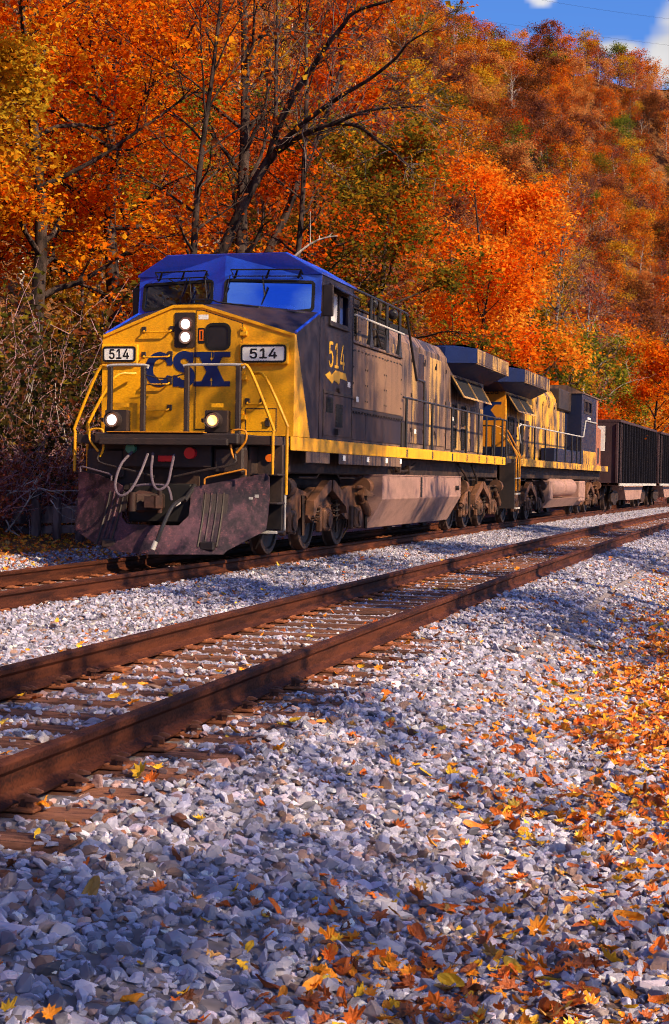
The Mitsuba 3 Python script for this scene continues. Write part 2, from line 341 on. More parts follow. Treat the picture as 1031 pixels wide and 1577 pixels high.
for i in np.nonzero(near)[0]:
    v, f = SV[wh[i]]; g = int(r_.integers(4))
    if (wh[i], g) not in SD:
        cc = [(.36, .34, .40), (.30, .28, .34), (.44, .415, .47), (.25, .20, .21)][g]
        SD[(wh[i], g)] = mikit.ply(trimesh.Trimesh(v, f, process=False), 'stone', color=np.tile(cc, (len(v), 1)))
    M = np.eye(4); M[:3, :3] = rot[i] * rad[i]; M[:3, 3] = pos[i]; put('ballast__stone', SD[(wh[i], g)], None, M)
g, c = scatter(SV, wh[~near], pos[~near], rad[~near], rot[~near], col[~near])
lab(put('ballast__gravel', g, 'stone', color=c), 'loose grey crushed stone between and beside the tracks', kind='stuff')
lab('ballast', 'bed of grey crushed stone ballast under both tracks', 'ballast', kind='structure')
# farther along the stones lie in tiles, 2.08 m long and aligned with the ties
def tile(name, w, ties, seed, dens):
    r = np.random.default_rng(seed); n = int(w * 4 * TIE * dens); x = r.uniform(-w / 2, w / 2, n); y = r.uniform(0, 4 * TIE, n)
    rad = np.clip(r.lognormal(math.log(.025), .3, n), .012, .05)
    k = np.ones(n, bool)
    if ties: k = (np.abs((y + TIE / 2) % TIE - TIE / 2) > .125) | (r.random(n) < .07)
    x, y, rad = x[k], y[k], rad[k]; n = len(x)
    g, c = scatter(SVL, r.integers(0, len(SVL), n), np.stack([x, y, r.uniform(-.02, .02, n) - (.02 if ties else 0)], 1), rad, yaw_tilt(r, n, .45), stone_colors(r, n))
    scene[name] = {'type': 'shapegroup', 'stones': mikit.ply(g, 'stone', color=c)}
for i in range(3): tile(f'tile_open_{i}', 1.0, False, 30 + i, 620)
for i in range(2): tile(f'tile_track_{i}', 1.34, True, 40 + i, 620)
YT = 2.7 + TIE * 22
for row in range(48):
    y0 = YT + row * 4 * TIE; ym = y0 + 2 * TIE
    if ym > 100: break
    cells = [(XN - GA / 2, 1.34, 1), (XL - GA / 2, 1.34, 1)] + [(c, 1.0, 0) for c in (-.4, -1.4, -2.45, -5.2, -6.2, -6.95, -9.75, -10.6)]
    for c, w, tr in cells:
        if not (in_view(np.array([c + cx(ym)]), np.array([ym]), .06)[0]): continue
        if tr and c < -8 and ym > 24: continue
        if c < -9 and ym > 30: continue
        s = (np.interp(c + w / 2, PX, PZ) - np.interp(c - w / 2, PX, PZ)) / w; zc = np.interp(c, PX, PZ)
        fl = -1 if (not tr and RNG.random() < .5) else 1
        M = np.eye(4); M[:3, 0] = [fl, 0, s * fl]; M[:3, 1] = [ym / RC, fl, 0]; M[:3, 3] = [c + cx(ym), ym, zc + .006]
        M = M @ xf([1, 0, 0], [0, 1, 0], [0, -2 * TIE, 0])
        kind = f'tile_track_{RNG.integers(2)}' if tr else f'tile_open_{RNG.integers(3)}'
        scene[f'ballast__gravel__{row * 12 + cells.index((c, w, tr)) + 1:03d}'] = {'type': 'instance', 'to_world': T4(M.tolist()), 'g': {'type': 'ref', 'id': kind}}

LOCS = {}
# fallen leaves ------------------------------------------------------------------------------------------------
def leaf_shape(kind, seed):
    r = np.random.default_rng(seed)
    if kind == 0:      # lobed
        a = np.linspace(-PI, PI, 21)[:-1]; lob = np.array([.42, .68, .52, .82, .58, .93, .62, .88, .56, 1.0]); rr = np.concatenate([lob, lob[::-1]])
        o = np.stack([rr * np.sin(a) * .8, -rr * np.cos(a)], 1)
    else:
        t = np.linspace(0, 2 * PI, 13)[:-1]; o = np.stack([np.sin(t) * .42 * (1 + .12 * np.sin(3 * t)), -np.cos(t)], 1)
    v = np.vstack([[0, 0], o * .5, o]); n = len(o); f = []
    for k in range(n):
        j = (k + 1) % n; f += [(0, 1 + k, 1 + j), (1 + k, 1 + n + k, 1 + n + j), (1 + k, 1 + n + j, 1 + j)]
    cu, cv, tw = r.uniform(-.3, 1.1), r.uniform(-.4, 1.0), r.uniform(-.5, .5); x, y = v[:, 0], v[:, 1]
    z = cu * np.abs(x) ** 1.3 + cv * y * y * .6 + tw * x * y + r.normal(0, .05, len(v))
    return np.stack([x, y, z], 1), np.array(f)
LV = [leaf_shape(0, s) for s in range(7)] + [leaf_shape(1, s) for s in range(20, 25)]
LPAL = np.array([(.78, .44, .02), (.78, .27, .015), (.66, .14, .012), (.36, .085, .02), (.17, .055, .022), (.42, .22, .06), (.68, .45, .05)])
LNAME = ['yellow', 'orange', 'red orange', 'rust coloured', 'dark brown', 'tan', 'pale yellow']
scene['leaf_dry'] = {'type': 'twosided', 'bsdf': {'type': 'principled', 'base_color': VC, 'roughness': .55, 'specular': .35}}
r_ = np.random.default_rng(21); n0 = 300000
y = np.sqrt(r_.uniform(3.2 ** 2, 34 ** 2, n0)); ph = r_.uniform(YAW - .25, YAW + .23, n0); x = -np.tan(ph) * y; xr = x - cx(y)
nz = meshkit.fbm(np.stack([x * 1.4, y * 1.1, 0 * x], -1), 3, seed=8); nz2 = meshkit.noise(np.stack([x * .9, y * .7, 0 * x + 4], -1), seed=3)
# density per square metre
dm = np.interp(xr + (nz - .5) * 1.1, [-12.5, -11, -10.2, -9.8, -2.3, -1.8, -1.35, -.9, -.3, 3], [180, 160, 90, 5, 9, 20, 90, 330, 520, 640]) * np.interp(y, [4, 7, 12, 18], [1.25, 1.0, .75, .65]) * np.where(xr > -9, np.interp(nz2, [.25, .65], [.28, 1.5]), 1)
area = .5 * .48 * (34 ** 2 - 3.2 ** 2); keep = r_.random(n0) < dm * area / n0
x, y, xr = x[keep], y[keep], xr[keep]; k2 = keep_off_rails(xr, np.full(len(x), .03)); x, y, xr = x[k2], y[k2], xr[k2]; n0 = len(x)
ls = np.clip(r_.lognormal(math.log(.033), .42, n0), .012, .066); ti = over_ties(x, y, tie_spots)
wh = r_.integers(0, len(LV), n0); pc = r_.choice(7, n0, p=[.12, .25, .25, .20, .10, .05, .03]); col = LPAL[pc] * r_.lognormal(0, .18, (n0, 1))
pos = np.stack([x, y, np.where(ti, -.19, zg(x, y) + .016) + r_.uniform(0, .02, n0)], 1); rot = yaw_tilt(r_, n0, .42)
vis = in_view(x, y, -.004) & ((EYE[2] + .5) / y < .36) & (y < 12) ; near = np.zeros(n0, bool); near[np.argsort(np.where(vis, -ls / y, 9))[:150]] = True
for i in np.nonzero(near)[0]:
    v, f = LV[wh[i]]; M = np.eye(4); M[:3, :3] = rot[i] * ls[i]; M[:3, 3] = pos[i]
    k = put('fallen_leaf', (v, f), 'leaf_dry', M, color=np.tile(np.clip(col[i], 0, 1), (len(v), 1)))
    lab(k, f"{'lobed' if wh[i] < 7 else 'narrow'} {LNAME[pc[i]]} leaf on {'wooden ties' if ti[i] else 'ballast stones'}", 'leaf', f"{LNAME[pc[i]]} leaves fallen on the ballast"); LOCS[k] = tuple(pos[i])
g, c = scatter(LV, wh[~near], pos[~near], ls[~near], rot[~near], col[~near])
put('leaf_litter', g, 'leaf_dry', color=c); lab('leaf_litter', 'orange and brown fallen leaves strewn thickly beside the ballast', 'leaves', kind='stuff')
# ================================================================ the train
bsdf('chrome', (.75, .74, .70), .22, .5, .9)
class Maker:
    "parts of one vehicle, in its own axes: x to the right (towards the camera side), s back along the train, z up from the rail"
    def __init__(self, key, M): self.key, self.M = numbered(key), M
    def part(self, name, mesh, b, smooth=30, under=None, **kw):
        mesh = cat(mesh) if isinstance(mesh, list) else mesh
        return put((under or self.key) + '__' + name, mesh, b, self.M, smooth=smooth, **kw)
def text_on(text, h, w, bold=True):
    "lettering in the plane, centred, w wide and h tall, 3 mm thick"
    m = meshkit.text_mesh(text, h, .004, bold); lo, hi = m.bounds; v = m.vertices - [(lo[0] + hi[0]) / 2, (lo[1] + hi[1]) / 2, 0]
    v *= [w / (hi[0] - lo[0]), h / (hi[1] - lo[1]), 1]
    return trimesh.Trimesh(v, m.faces, process=False)
def on_front(m, x, z, s, sign=-1):   # reads from in front (towards -s)
    return perm(m, [(1, 0, 0), (0, 0, 1), (0, sign, 0)], (x, s, z))
def on_side(m, s, z, x):             # reads on the +x side, s to the right
    return perm(m, [(0, 1, 0), (0, 0, 1), (1, 0, 0)], (x, s, z))
def grab(p, q, out, r=.013, n=7):
    "a grab iron from p to q standing off by the vector out"
    p, q, out = (np.asarray(a, float) for a in (p, q, out)); d = (q - p) * .06
    return tube([p, p + out * .8, p + out + d, q + out - d, q + out * .8, q], r, n)
def wheelset(K, s):
    for sx in (-1, 1):
        prof = [(.0, .53), (.055, .525), (.115, .515), (.135, .505), (.135, .43), (.105, .41), (.09, .22), (.12, .17), (.14, .11), (.14, 0.0)]
        prof_in = [(-.03, .0), (-.03, .40), (-.03, .555), (0, .53)]
        pr = np.array([(r, x) for x, r in prof_in + prof]); m = trimesh.creation.revolve(pr[:, :], sections=36)
        m = perm(m, [(0, 1, 0), (0, 0, 1), (sx, 0, 0)], (sx * .70, s, .525)); K.part('wheel', m, 'wheel_steel', 25, under=K.tr)
    K.part('axle', cyl_x(-.72, .72, s, .525, .09, 12), 'wheel_steel', under=K.tr)
def truck(K, s1, sp=2.03, sd=1):
    "a three-axle truck: s1 its first axle"
    K.tr = numbered(K.key + '__truck'); c = s1 + sp
    for k in range(3): wheelset(K, s1 + k * sp)
    K.part('bolster', [bx(-1.0, 1.0, c - .55, c + .55, .55, 1.0, .03), bx(-.9, .9, s1 - .2, s1 + 2 * sp + .2, .62, .80, .02)], 'steel_under', under=K.tr)
    for sx in (-1, 1):
        X0, X1 = (1.0, 1.13) if sx > 0 else (-1.13, -1.0)
        xo = lambda a, b: (min(sx * a, sx * b), max(sx * a, sx * b))
        # cast side frame: beam, three pedestals
        top = [(s1 - .55, .98), (s1 - .35, 1.10), (s1 + .35, 1.10), (c - .9, .98), (c - .45, 1.08), (c + .45, 1.08), (c + .9, .98), (s1 + 2 * sp - .35, 1.10), (s1 + 2 * sp + .35, 1.10), (s1 + 2 * sp + .55, .98)]
        low = [(s1 + 2 * sp + .55, .62), (s1 + 2 * sp + .42, .50), (s1 + 2 * sp - .45, .50), (c + 1.05, .66), (c + .55, .48), (c - .55, .48), (c - 1.05, .66), (s1 + .45, .50), (s1 - .42, .50), (s1 - .55, .62)]
        poly = Polygon(top + low)
        for hs in (c - 1.02, c + 1.02): poly = poly.difference(Point(hs, .86).buffer(.085))
        K.part('side_frame', prism_sz(poly.buffer(-.02).buffer(.02), X0, X1), 'steel_truck', under=K.tr)
        # journal boxes
        for k in range(3):
            s = s1 + k * sp; a, b = xo(1.06, 1.25)
            K.part('axle_box', [bx(a, b, s - .19, s + .19, .34, .72, .04), cyl_x(a, b + (.03 if sx > 0 else 0), s, .525, .13, 18), bx(*xo(1.10, 1.2), s - .31, s - .22, .32, .74, .02), bx(*xo(1.10, 1.2), s + .22, s + .31, .32, .74, .02)], 'steel_truck', under=K.tr)
        # the two slanting brackets that make an A over the middle axle
        a, b = xo(1.16, 1.30)
        for d in (-1, 1):
            q = [(c + d * .04, 1.20), (c + d * .16, 1.20), (c + d * 1.08, .86), (c + d * 1.10, .62), (c + d * .98, .62), (c + d * .90, .74), (c + d * .05, 1.03)]
            K.part('bracket', prism_sz(Polygon(q).buffer(0), a, b), 'steel_truck', under=K.tr)
            K.part('spring', [tube([(sx * 1.18 + .075 * math.cos(t), c + d * .60 + .075 * math.sin(t), .50 + .032 * t / 2.2) for t in np.linspace(0, 26, 60)], .016, 5)], 'steel_under', under=K.tr)
        # slanting dampers outside the end axles, brake cylinders, rods
        for d, s in ((-1, s1), (1, s1 + 2 * sp)):
            K.part('damper', [tube([(sx * 1.24, s + d * .02 + .05 * d, .98), (sx * 1.24, s + d * .28, .83)], .055, 10), tube([(sx * 1.24, s + d * .26, .84), (sx * 1.24, s + d * .62, .62)], .078, 12), tube([(sx * 1.24, s + d * .6, .63), (sx * 1.24, s + d * .70, .56)], .05, 8)], 'steel_truck', under=K.tr)
            K.part('brake_cylinder', [cyl_s(s + d * .42 - .14, s + d * .42 + .16, sx * 1.22, 1.08, .155, 18), cyl_s(s + d * .42 - .19, s + d * .42 - .14, sx * 1.22, 1.08, .175, 18), cyl_s(s + d * .42 - .55, s + d * .42 - .19, sx * 1.22, 1.08, .03, 8)], 'steel_truck', under=K.tr)
        K.part('sand_pipe', [tube(smooth_path([(sx * 1.2, s1 - .30, 1.45), (sx * 1.22, s1 - .42, 1.0), (sx * .98, s1 - .55, .5), (sx * .78, s1 - .5, .12)]), .02, 6), tube(smooth_path([(sx * 1.2, s1 + 2 * sp + .30, 1.45), (sx * 1.22, s1 + 2 * sp + .42, 1.0), (sx * .98, s1 + 2 * sp + .55, .5), (sx * .78, s1 + 2 * sp + .5, .12)]), .02, 6),
                              tube([(sx * 1.22, s1 + .3, 1.24), (sx * 1.22, c - .7, 1.24), (sx * 1.22, c - .5, 1.33), (sx * 1.22, c + .5, 1.33), (sx * 1.22, c + .7, 1.24), (sx * 1.22, s1 + 2 * sp - .3, 1.24)], .018, 6)], 'steel_under', under=K.tr)
        for e in (0, 1, 2): K.part('brake_hanger', tube([(sx * 1.2, s1 + e * sp + .62, .95), (sx * 1.2, s1 + e * sp + .66, .30)], .03, 6), 'steel_under', under=K.tr); K.part('brake_shoe', bx(*xo(.70, .83), s1 + e * sp + .54, s1 + e * sp + .64, .3, .68, .03), 'steel_under', under=K.tr)
def side_tank(K, s0, s1, z0, z1, b='tank_paint', name='fuel_tank'):
    zc = z1 - .45; q = [(-1.50, z1), (1.50, z1), (1.50, zc), (1.18, z0), (-1.18, z0), (-1.50, zc)]
    p = Polygon(q).buffer(-.03).buffer(.03, quad_segs=3); t = K.part(name, prism_xz(p, s0, s1), b, 40)
    for sx in (-1, 1): K.part('tank_gauge', [bx(sx * 1.505 - .012, sx * 1.505 + .012, s0 + 3.25, s0 + 3.37, zc + .02, z1 - .02)], 'paint_dark', under=t)
    K.part('tank_rim', [bx(-1.52, 1.52, s0 - .012, s0 + .012, z1 - .012, z1 + .02), bx(1.49, 1.512, s0, s1, z1 - .004, z1 + .016), bx(-1.512, -1.49, s0, s1, z1 - .004, z1 + .016)], b, under=t)
    K.part('filler', [cyl_x(1.44, 1.58, s1 - .6, zc + .2, .05, 12)], 'paint_dark', under=t)
def handrail(K, pts, posts, z_top=2.84, b='black_rail', bp='black_rail', x=1.54, zb=1.66, r=.022):
    h = K.part('handrail', tube(pts, r, 8), b)
    for s in posts: K.part('stanchion', [tube([(x, s, zb), (x, s, z_top)], .027, 8), bx(x - .02, x + .03, s - .05, s + .05, zb, zb + .16, .008)], bp, under=h)
def doors(K, s0, s1, n, z0, z1, x, b, hood, alt=None, skip=(), r=None):
    w = (s1 - s0) / n
    for i in range(n):
        if i in skip: continue
        a, c = s0 + i * w + .012, s0 + (i + 1) * w - .012
        for sx in (1, -1):
            d = K.part('hood_door', [bx(sx * x - .012, sx * x + .020, a, c, z0, z1, .01)], (alt or {}).get(i, b), under=hood)
            if sx > 0: K.part('latch', [bx(x + .02, x + .045, c - .07, c - .04, z0 + .25 + k * (z1 - z0 - .5) / 2, z0 + .33 + k * (z1 - z0 - .5) / 2) for k in range(3)] if i % 2 == 0 else [bx(x + .018, x + .04, a + .02, a + .05, z0 + .15 + k * (z1 - z0 - .4), z0 + .30 + k * (z1 - z0 - .4)) for k in range(2)], 'paint_dark', under=hood)
def louvre(K, s0, s1, z0, z1, x, hood, sx=1, n=9, name='intake_grille'):
    fr = prism_sz(sbox(s0, z0, s1, z1).difference(sbox(s0 + .03, z0 + .03, s1 - .03, z1 - .03)), sx * x - .02, sx * x + .035)
    sl = [bx(sx * x - .005, sx * x + .012, s0 + .03, s1 - .03, z0 + .03 + (k + .2) * (z1 - z0 - .06) / n, z0 + .03 + (k + .75) * (z1 - z0 - .06) / n) for k in range(n)]
    K.part(name, [fr] + sl + [bx(sx * x - .03, sx * x - .01, s0, s1, z0, z1)], 'black_matt', under=hood)
def radiator(K, s0, s1, z0=4.05, z1=4.40, hx=1.0, zt=4.50, front=1, bside='paint_tan', btop='paint_blue_mid'):
    "the overhanging radiator cabin with its tilted screens; front: the end at s0 is swept"
    body = hull([(sx * 1.55, s, z) for sx in (-1, 1) for s in (s0, s1) for z in (z0, z1)] + [(sx * 1.2, s, zt) for sx in (-1, 1) for s in (s0 + .02, s1 - .02)] + [(sx * hx, s, 3.78) for sx in (-1, 1) for s in (s0, s1)] + [(sx * .95, s0 - .85, z) for sx in (-1, 1) for z in (4.0, 4.38)])
    rad = K.part('radiator_cabin', body, btop, 20)
    for sx in (1, -1):
        L = (s1 - s0) / 8
        for k in range(8):
            K.part('side_panel', [bx(sx * 1.545, sx * 1.562, s0 + k * L + .01, s0 + (k + 1) * L - .01, z0 + .01, z1 - .01, .004)] + [bx(sx * 1.55, sx * 1.575, s0 + (k + .5) * L - .02, s0 + (k + .5) * L + .02, z0 + zz, z0 + zz + .05) for zz in (.05, .26)], bside, under=rad)
        K.part('eave_strip', [bx(sx * 1.53, sx * 1.57, s0, s1, z0 - .03, z0, .004)], bside, under=rad)
    return rad
def screens(K, s0, s1, hood, x0=1.0, x1=1.16, zt=3.72, zb=3.22):
    "dark tilted radiator screens under the wing, two panels in a frame"
    for sx in (1, -1):
        q = lambda s, t, o=0: (sx * (x0 + (x1 - x0) * t + o), s, zt + (zb - zt) * t)
        pl = [hull([q(s, t, o) for s in (s0, s1) for t in (0, 1) for o in (0, -.08)])]
        sc = K.part('radiator_screen', pl, 'black_matt', under=hood)
        bars = []
        for a in np.linspace(s0, s1, 3): bars.append(hull([q(s, t, o) for s in (a - .035, a + .035) for t in (-.04, 1.04) for o in (0, .03)]))
        for t0 in (0, 1): bars.append(hull([q(s, t, o) for s in (s0, s1) for t in (t0 - .05, t0 + .05) for o in (0, .032)]))
        K.part('screen_frame', bars, 'paint_tan', under=hood)
def deck(K, s0, s1, sill0, sill1, b='paint_yellow', zs=(1.645, 1.855)):
    K.part('deck', [bx(-1.53, 1.53, s0, s1, 1.70, 1.835, .01)], 'paint_dark')
    K.part('underframe', [bx(-1.25, 1.25, s0 + .6, s1 - .6, 1.30, 1.70, .02), bx(-.45, .45, s0, s1, 1.0, 1.5, .02)], 'steel_under')
    for sx in (1, -1):
        n = int(round((sill1 - sill0) / 2.4)); L = (sill1 - sill0) / n
        for k in range(n): K.part('side_sill', bx(sx * 1.535, sx * 1.562, sill0 + k * L + .004, sill0 + (k + 1) * L - .004, zs[0], zs[1], .006), b)

# ---------------------------------------------------------------- the leading locomotive
O1, A1, B1 = np.array([-8.0870, 23.1296, 0.]), np.array([.02463739, .99969645, 0.]), np.array([.99969645, -.02463739, 0.])
K = Maker('diesel_locomotive', xf(B1, A1, O1)); LOCO = K.key
lab(LOCO, 'leading diesel locomotive with yellow nose, blue cab top, snow plow and the number 514', 'locomotive')
deck(K, -1.0, 20.3, -.10, 19.15)
# nose
NP = [(-1.56, 1.86), (1.56, 1.86), (1.56, 3.40), (.09, 3.85), (-.39, 3.85), (-1.56, 3.40)]
nose = K.part('nose', hull([(x, .02, z) for x, z in NP] + [(1.55, 1.36, 1.86), (-1.55, 1.36, 1.86), (1.55, 1.36, 3.86), (-1.55, 1.36, 3.86), (.25, 1.16, 4.0), (-.25, 1.16, 4.0)]), 'paint_grey', 20)
face = Polygon(NP)
K.part('nose_face', prism_xz(face, -.03, .018), 'paint_yellow', 30, under=nose)
rim = LineString([(-1.545, 3.385), (-.385, 3.835), (.085, 3.835), (1.545, 3.385)]).buffer(.022, cap_style=2, join_style=2)
K.part('nose_rim', prism_xz(rim, -.055, .06), 'paint_yellow', 30, under=nose)
for sx in (1, -1): K.part('nose_side_stripe', prism_sz([(-.028, 1.86), (.84, 1.86), (.05, 3.395), (-.028, 3.395)], *(sorted((sx * 1.5525, sx * 1.5665)))), 'paint_yellow', 30, under=nose)
# headlights in their dark box, door with window, extinguisher mark, hinges
hb = K.part('headlight_box', [prism_xz(rrect(-.365, -.03, 3.20, 3.74, .03), -.045, -.028)], 'paint_dark', under=nose)
for z in (3.56, 3.36):
    h = K.part('headlight', [tube([(-.172, -.10, z), (-.172, -.04, z)], [.108, .118], 24, False), tube([(-.172, -.075, z), (-.172, -.0445, z)], .117, 24)], 'paint_dark')
    K.part('reflector', tube([(-.172, -.083, z), (-.172, -.0765, z)], [.105, .08], 24), 'chrome', under=h)
    scene[numbered(h + '__lens')] = mikit.ply(tube([(-.172, -.088, z), (-.172, -.082, z)], [.070, .075], 24), 'white_paint', to_world=T4(K.M.tolist()), emitter={'type': 'area', 'radiance': {'type': 'rgb', 'value': [.46, .41, .36]}})
dp = Polygon([(.0, 1.96), (.72, 1.96), (.72, 3.56), (.09, 3.76), (.0, 3.76)]); win = rrect(.165, .535, 3.18, 3.55, .09)
door = K.part('nose_door', prism_xz(dp.difference(win), -.052, -.029), 'paint_yellow', 30, under=nose)
K.part('door_window', prism_xz(win.buffer(.005), -.046, -.034), 'black_rail', under=nose)
K.part('window_gasket', prism_xz(win.buffer(.022).difference(win.buffer(-.02)), -.064, -.05), 'black_matt', 25, under=nose)
K.part('door_seam', prism_xz(dp.buffer(.016, join_style=2).difference(dp.buffer(.004, join_style=2)), -.034, -.029), 'paint_dark', under=nose)
K.part('extinguisher_mark', [prism_xz(rrect(.025, .135, 3.26, 3.50, .02), -.058, -.05)], 'letter_black', under=nose)
K.part('extinguisher_stripe', [prism_xz(sbox(.045, 3.30, .115, 3.47).difference(sbox(.065, 3.32, .095, 3.45)), -.062, -.056)], 'orange_lens', under=nose)
K.part('white_notice', prism_xz(sbox(.03, 3.63, .19, 3.70), -.056, -.05), 'board_white', under=nose)
for z in (3.42, 2.75, 2.15): K.part('hinge', [bx(.70, .82, -.075, -.03, z - .05, z + .03, .01), cyl_s(-.09, -.03, .76, z + .06, .03, 10)], 'paint_yellow', under=nose)
for p, q in (((-.86, -.03, 3.47), (-.42, -.03, 3.475)), ((-.86, -.03, 3.08), (-.44, -.03, 3.09)), ((-.84, -.03, 2.66), (-.44, -.03, 2.67)), ((-.84, -.03, 2.26), (-.44, -.03, 2.27)), ((.84, -.03, 2.37), (1.06, -.03, 2.37))):
    K.part('grab_iron', [grab(p, q, (0, -.075, -.03))], 'paint_yellow', under=nose); K.part('grab_pad', [bx(p[0] - .05, p[0] + .03, -.05, -.03, p[2] - .03, p[2] + .06, .008)], 'paint_dark', under=nose); K.part('grab_pad', bx(q[0] - .03, q[0] + .05, -.05, -.03, q[2] - .03, q[2] + .06, .008), 'paint_dark', under=nose)
K.part('hatch_frame', [prism_xz(sbox(.80, 1.92, 1.30, 2.28).difference(sbox(.812, 1.932, 1.288, 2.268)), -.036, -.029), bx(1.12, 1.20, -.06, -.03, 2.00, 2.10, .008), bx(1.13, 1.19, -.07, -.06, 2.10, 2.13, .004)], 'paint_dark', under=nose)
# lettering across the nose
def letter_c():
    ell = affinity.scale(Point(0, 0).buffer(1, quad_segs=24), .235, .268).difference(affinity.scale(Point(.02, 0).buffer(1, quad_segs=24), .128, .165))
    c = ell.difference(Polygon([(.06, -.075), (.4, -.15), (.4, .085), (.06, .085)]))
    return c.union(sbox(.125, .06, .205, .265)).difference(sbox(-.2, .2685, .3, .4))
def letter_s():
    pts = []; 
    for t in np.linspace(20, 270, 22): pts.append((-.0 + .115 * math.cos(math.radians(t)), .118 + .105 * math.sin(math.radians(t))))
    for t in np.linspace(90, -160, 22): pts.append((.0 + .125 * math.cos(math.radians(t)), -.108 + .115 * math.sin(math.radians(t))))
    s = LineString(pts).buffer(.058, quad_segs=6, cap_style=2)
    return s.union(sbox(.075, .10, .150, .262)).union(sbox(-.172, -.265, -.10, -.09))
def letter_x():
    a = Polygon([(-.235, .262), (-.03, .262), (.245, -.262), (.03, -.262)]); b = Polygon([(.215, .262), (.085, .262), (-.20, -.262), (-.06, -.262)])
    bars = [sbox(-.30, .185, .03, .262), sbox(.04, .185, .30, .262), sbox(-.30, -.262, .0, -.185), sbox(.0, -.262, .30, -.185)]
    return unary_union([a, b] + bars)
for nm, g, x, s in (('letter_c', letter_c(), -.605, -.036), ('letter_s', letter_s(), -.205, -.036), ('letter_x', letter_x(), .255, -.0585)):
    if nm == 'letter_s':
        l1 = g.intersection(sbox(-1, -1, .19, 1)); K.part('logo_letter', on_front(extr(l1, .005), x, 2.87, s), 'letter_blue', False, under=nose)
    elif nm == 'letter_x':
        left = g.intersection(sbox(-1, -1, -.265, 1)); right = g.intersection(sbox(-.25, -1, 1, 1))
        K.part('logo_letter', [on_front(extr(right, .005), x, 2.87, s), on_front(extr(left, .005), x, 2.87, -.036)], 'letter_blue', False, under=nose)
    else: K.part('logo_letter', on_front(extr(g, .005), x, 2.87, s), 'letter_blue', False, under=nose)
for z, d in ((3.03, 1), (2.70, -1)):
    K.part('door_arrow', on_front(extr(Polygon([(-.025, d * .02), (.025, d * .02), (0, -d * .03)]).union(sbox(-.004, min(0, d * .10), .004, max(0, d * .10))), .003), .255, z - d * .01, -.066), 'letter_yellow', False, under=nose)
# number boards
for x0, x1, z0, z1 in ((-1.53, -.98, 2.985, 3.225), (.735, 1.455, 2.965, 3.235)):
    xm, zm = (x0 + x1) / 2, (z0 + z1) / 2
    nb = K.part('number_board', [bx(x0 - .03, x1 + .03, -.09, -.025, z0 - .03, z1 + .03, .015)], 'paint_yellow')
    K.part('board_rim', prism_xz(rrect(x0, x1, z0, z1, .05).difference(rrect(x0 + .028, x1 - .028, z0 + .028, z1 - .028, .03)), -.106, -.088), 'letter_black', under=nb)
    K.part('board_face', prism_xz(rrect(x0 + .01, x1 - .01, z0 + .01, z1 - .01, .04), -.096, -.088), 'board_white', under=nb)
    K.part('board_digits', on_front(text_on('514', .155, (x1 - x0) * .60), xm, zm, -.0965), 'letter_black', False, under=nb)
# cab -------------------------------------------------------------------------------------------------
def cab_s(x, z): return 1.14 + .14 * abs(x) + .10 * (z - 3.9)
CAB = [(sx * 1.55, 1.40, 1.86) for sx in (1, -1)] + [(sx * 1.55, cab_s(1.55, 4.49) + .03, 4.49) for sx in (1, -1)] + [(sx * 1.0, cab_s(1.0, 4.8) + .03, 4.79) for sx in (1, -1)] + [(0, cab_s(0, 4.8) + .03, 4.79), (0, 1.2, 3.9), (1.55, cab_s(1.55, 3.86) + .03, 3.86), (-1.55, cab_s(1.55, 3.86) + .03, 3.86)]
CAB += [(sx * 1.55, 3.40, z) for sx in (1, -1) for z in (1.86, 4.49)] + [(sx * 1.0, 3.40, 4.79) for sx in (1, -1)]
cab_solid = m3.Manifold(m3.Mesh(np.array(hull(CAB).vertices, np.float32), np.array(hull(CAB).faces, np.uint32)))
def to_m3(t): t = t if isinstance(t, trimesh.Trimesh) else cat(t); return m3.Manifold(m3.Mesh(np.array(t.vertices, np.float32), np.array(t.faces, np.uint32)))
def from_m3(m): q = m.to_mesh(); return trimesh.Trimesh(q.vert_properties[:, :3], q.tri_verts, process=False)
room = to_m3(bx(-1.46, 1.46, 1.0, 3.32, 3.66, 4.44))
front_win_r = hull([(x, s, z) for s in (.8, 1.9) for x, z in ((.06, 4.0), (.06, 4.36), (1.41, 4.33), (1.41, 3.92), (1.0, 3.90))])
front_win_l = hull([(x, s, z) for s in (.8, 1.9) for x, z in ((-1.42, 4.33), (-.24, 4.36), (-.24, 4.04), (-1.44, 3.95))])
side_win = bx(-1.7, 1.7, 1.9, 2.98, 3.77, 4.28)
cabm = cab_solid - room - to_m3(front_win_r) - to_m3(front_win_l) - to_m3(side_win)
cab = K.part('cab', from_m3(cabm), 'paint_grey', 25)
def front_plane(poly, d0, d1):
    "polygon in (x, z) laid on the two slanting halves of the cab front, from d0 to d1 in front of it"
    out = []
    for half in (sbox(-5, 0, 0, 9), sbox(0, 0, 5, 9)):
        g = poly.intersection(half)
        for q in getattr(g, 'geoms', [g]):
            if q.area < 1e-6: continue
            m = extr(q, 1.0); v = m.vertices.copy(); x, z, t = v[:, 0], v[:, 1], v[:, 2]
            m2 = trimesh.Trimesh(np.stack([x, 1.14 + .14 * np.abs(x) + .10 * (z - 3.9) - (d0 + (d1 - d0) * t), z], 1), m.faces, process=False); m2.invert(); out.append(m2)
    return cat(out)
WR = Polygon([(.03, 3.985), (.03, 4.375), (1.43, 4.345), (1.43, 3.905), (1.1, 3.875)]).buffer(-.05).buffer(.05)
WL = Polygon([(-1.44, 4.345), (-.22, 4.375), (-.22, 4.035), (-1.46, 3.935)]).buffer(-.05).buffer(.05)
cf = Polygon([(-1.555, 3.80), (-1.555, 4.49), (-1.0, 4.80), (1.0, 4.80), (1.555, 4.49), (1.555, 3.80), (.2, 3.93), (-.2, 3.93)])
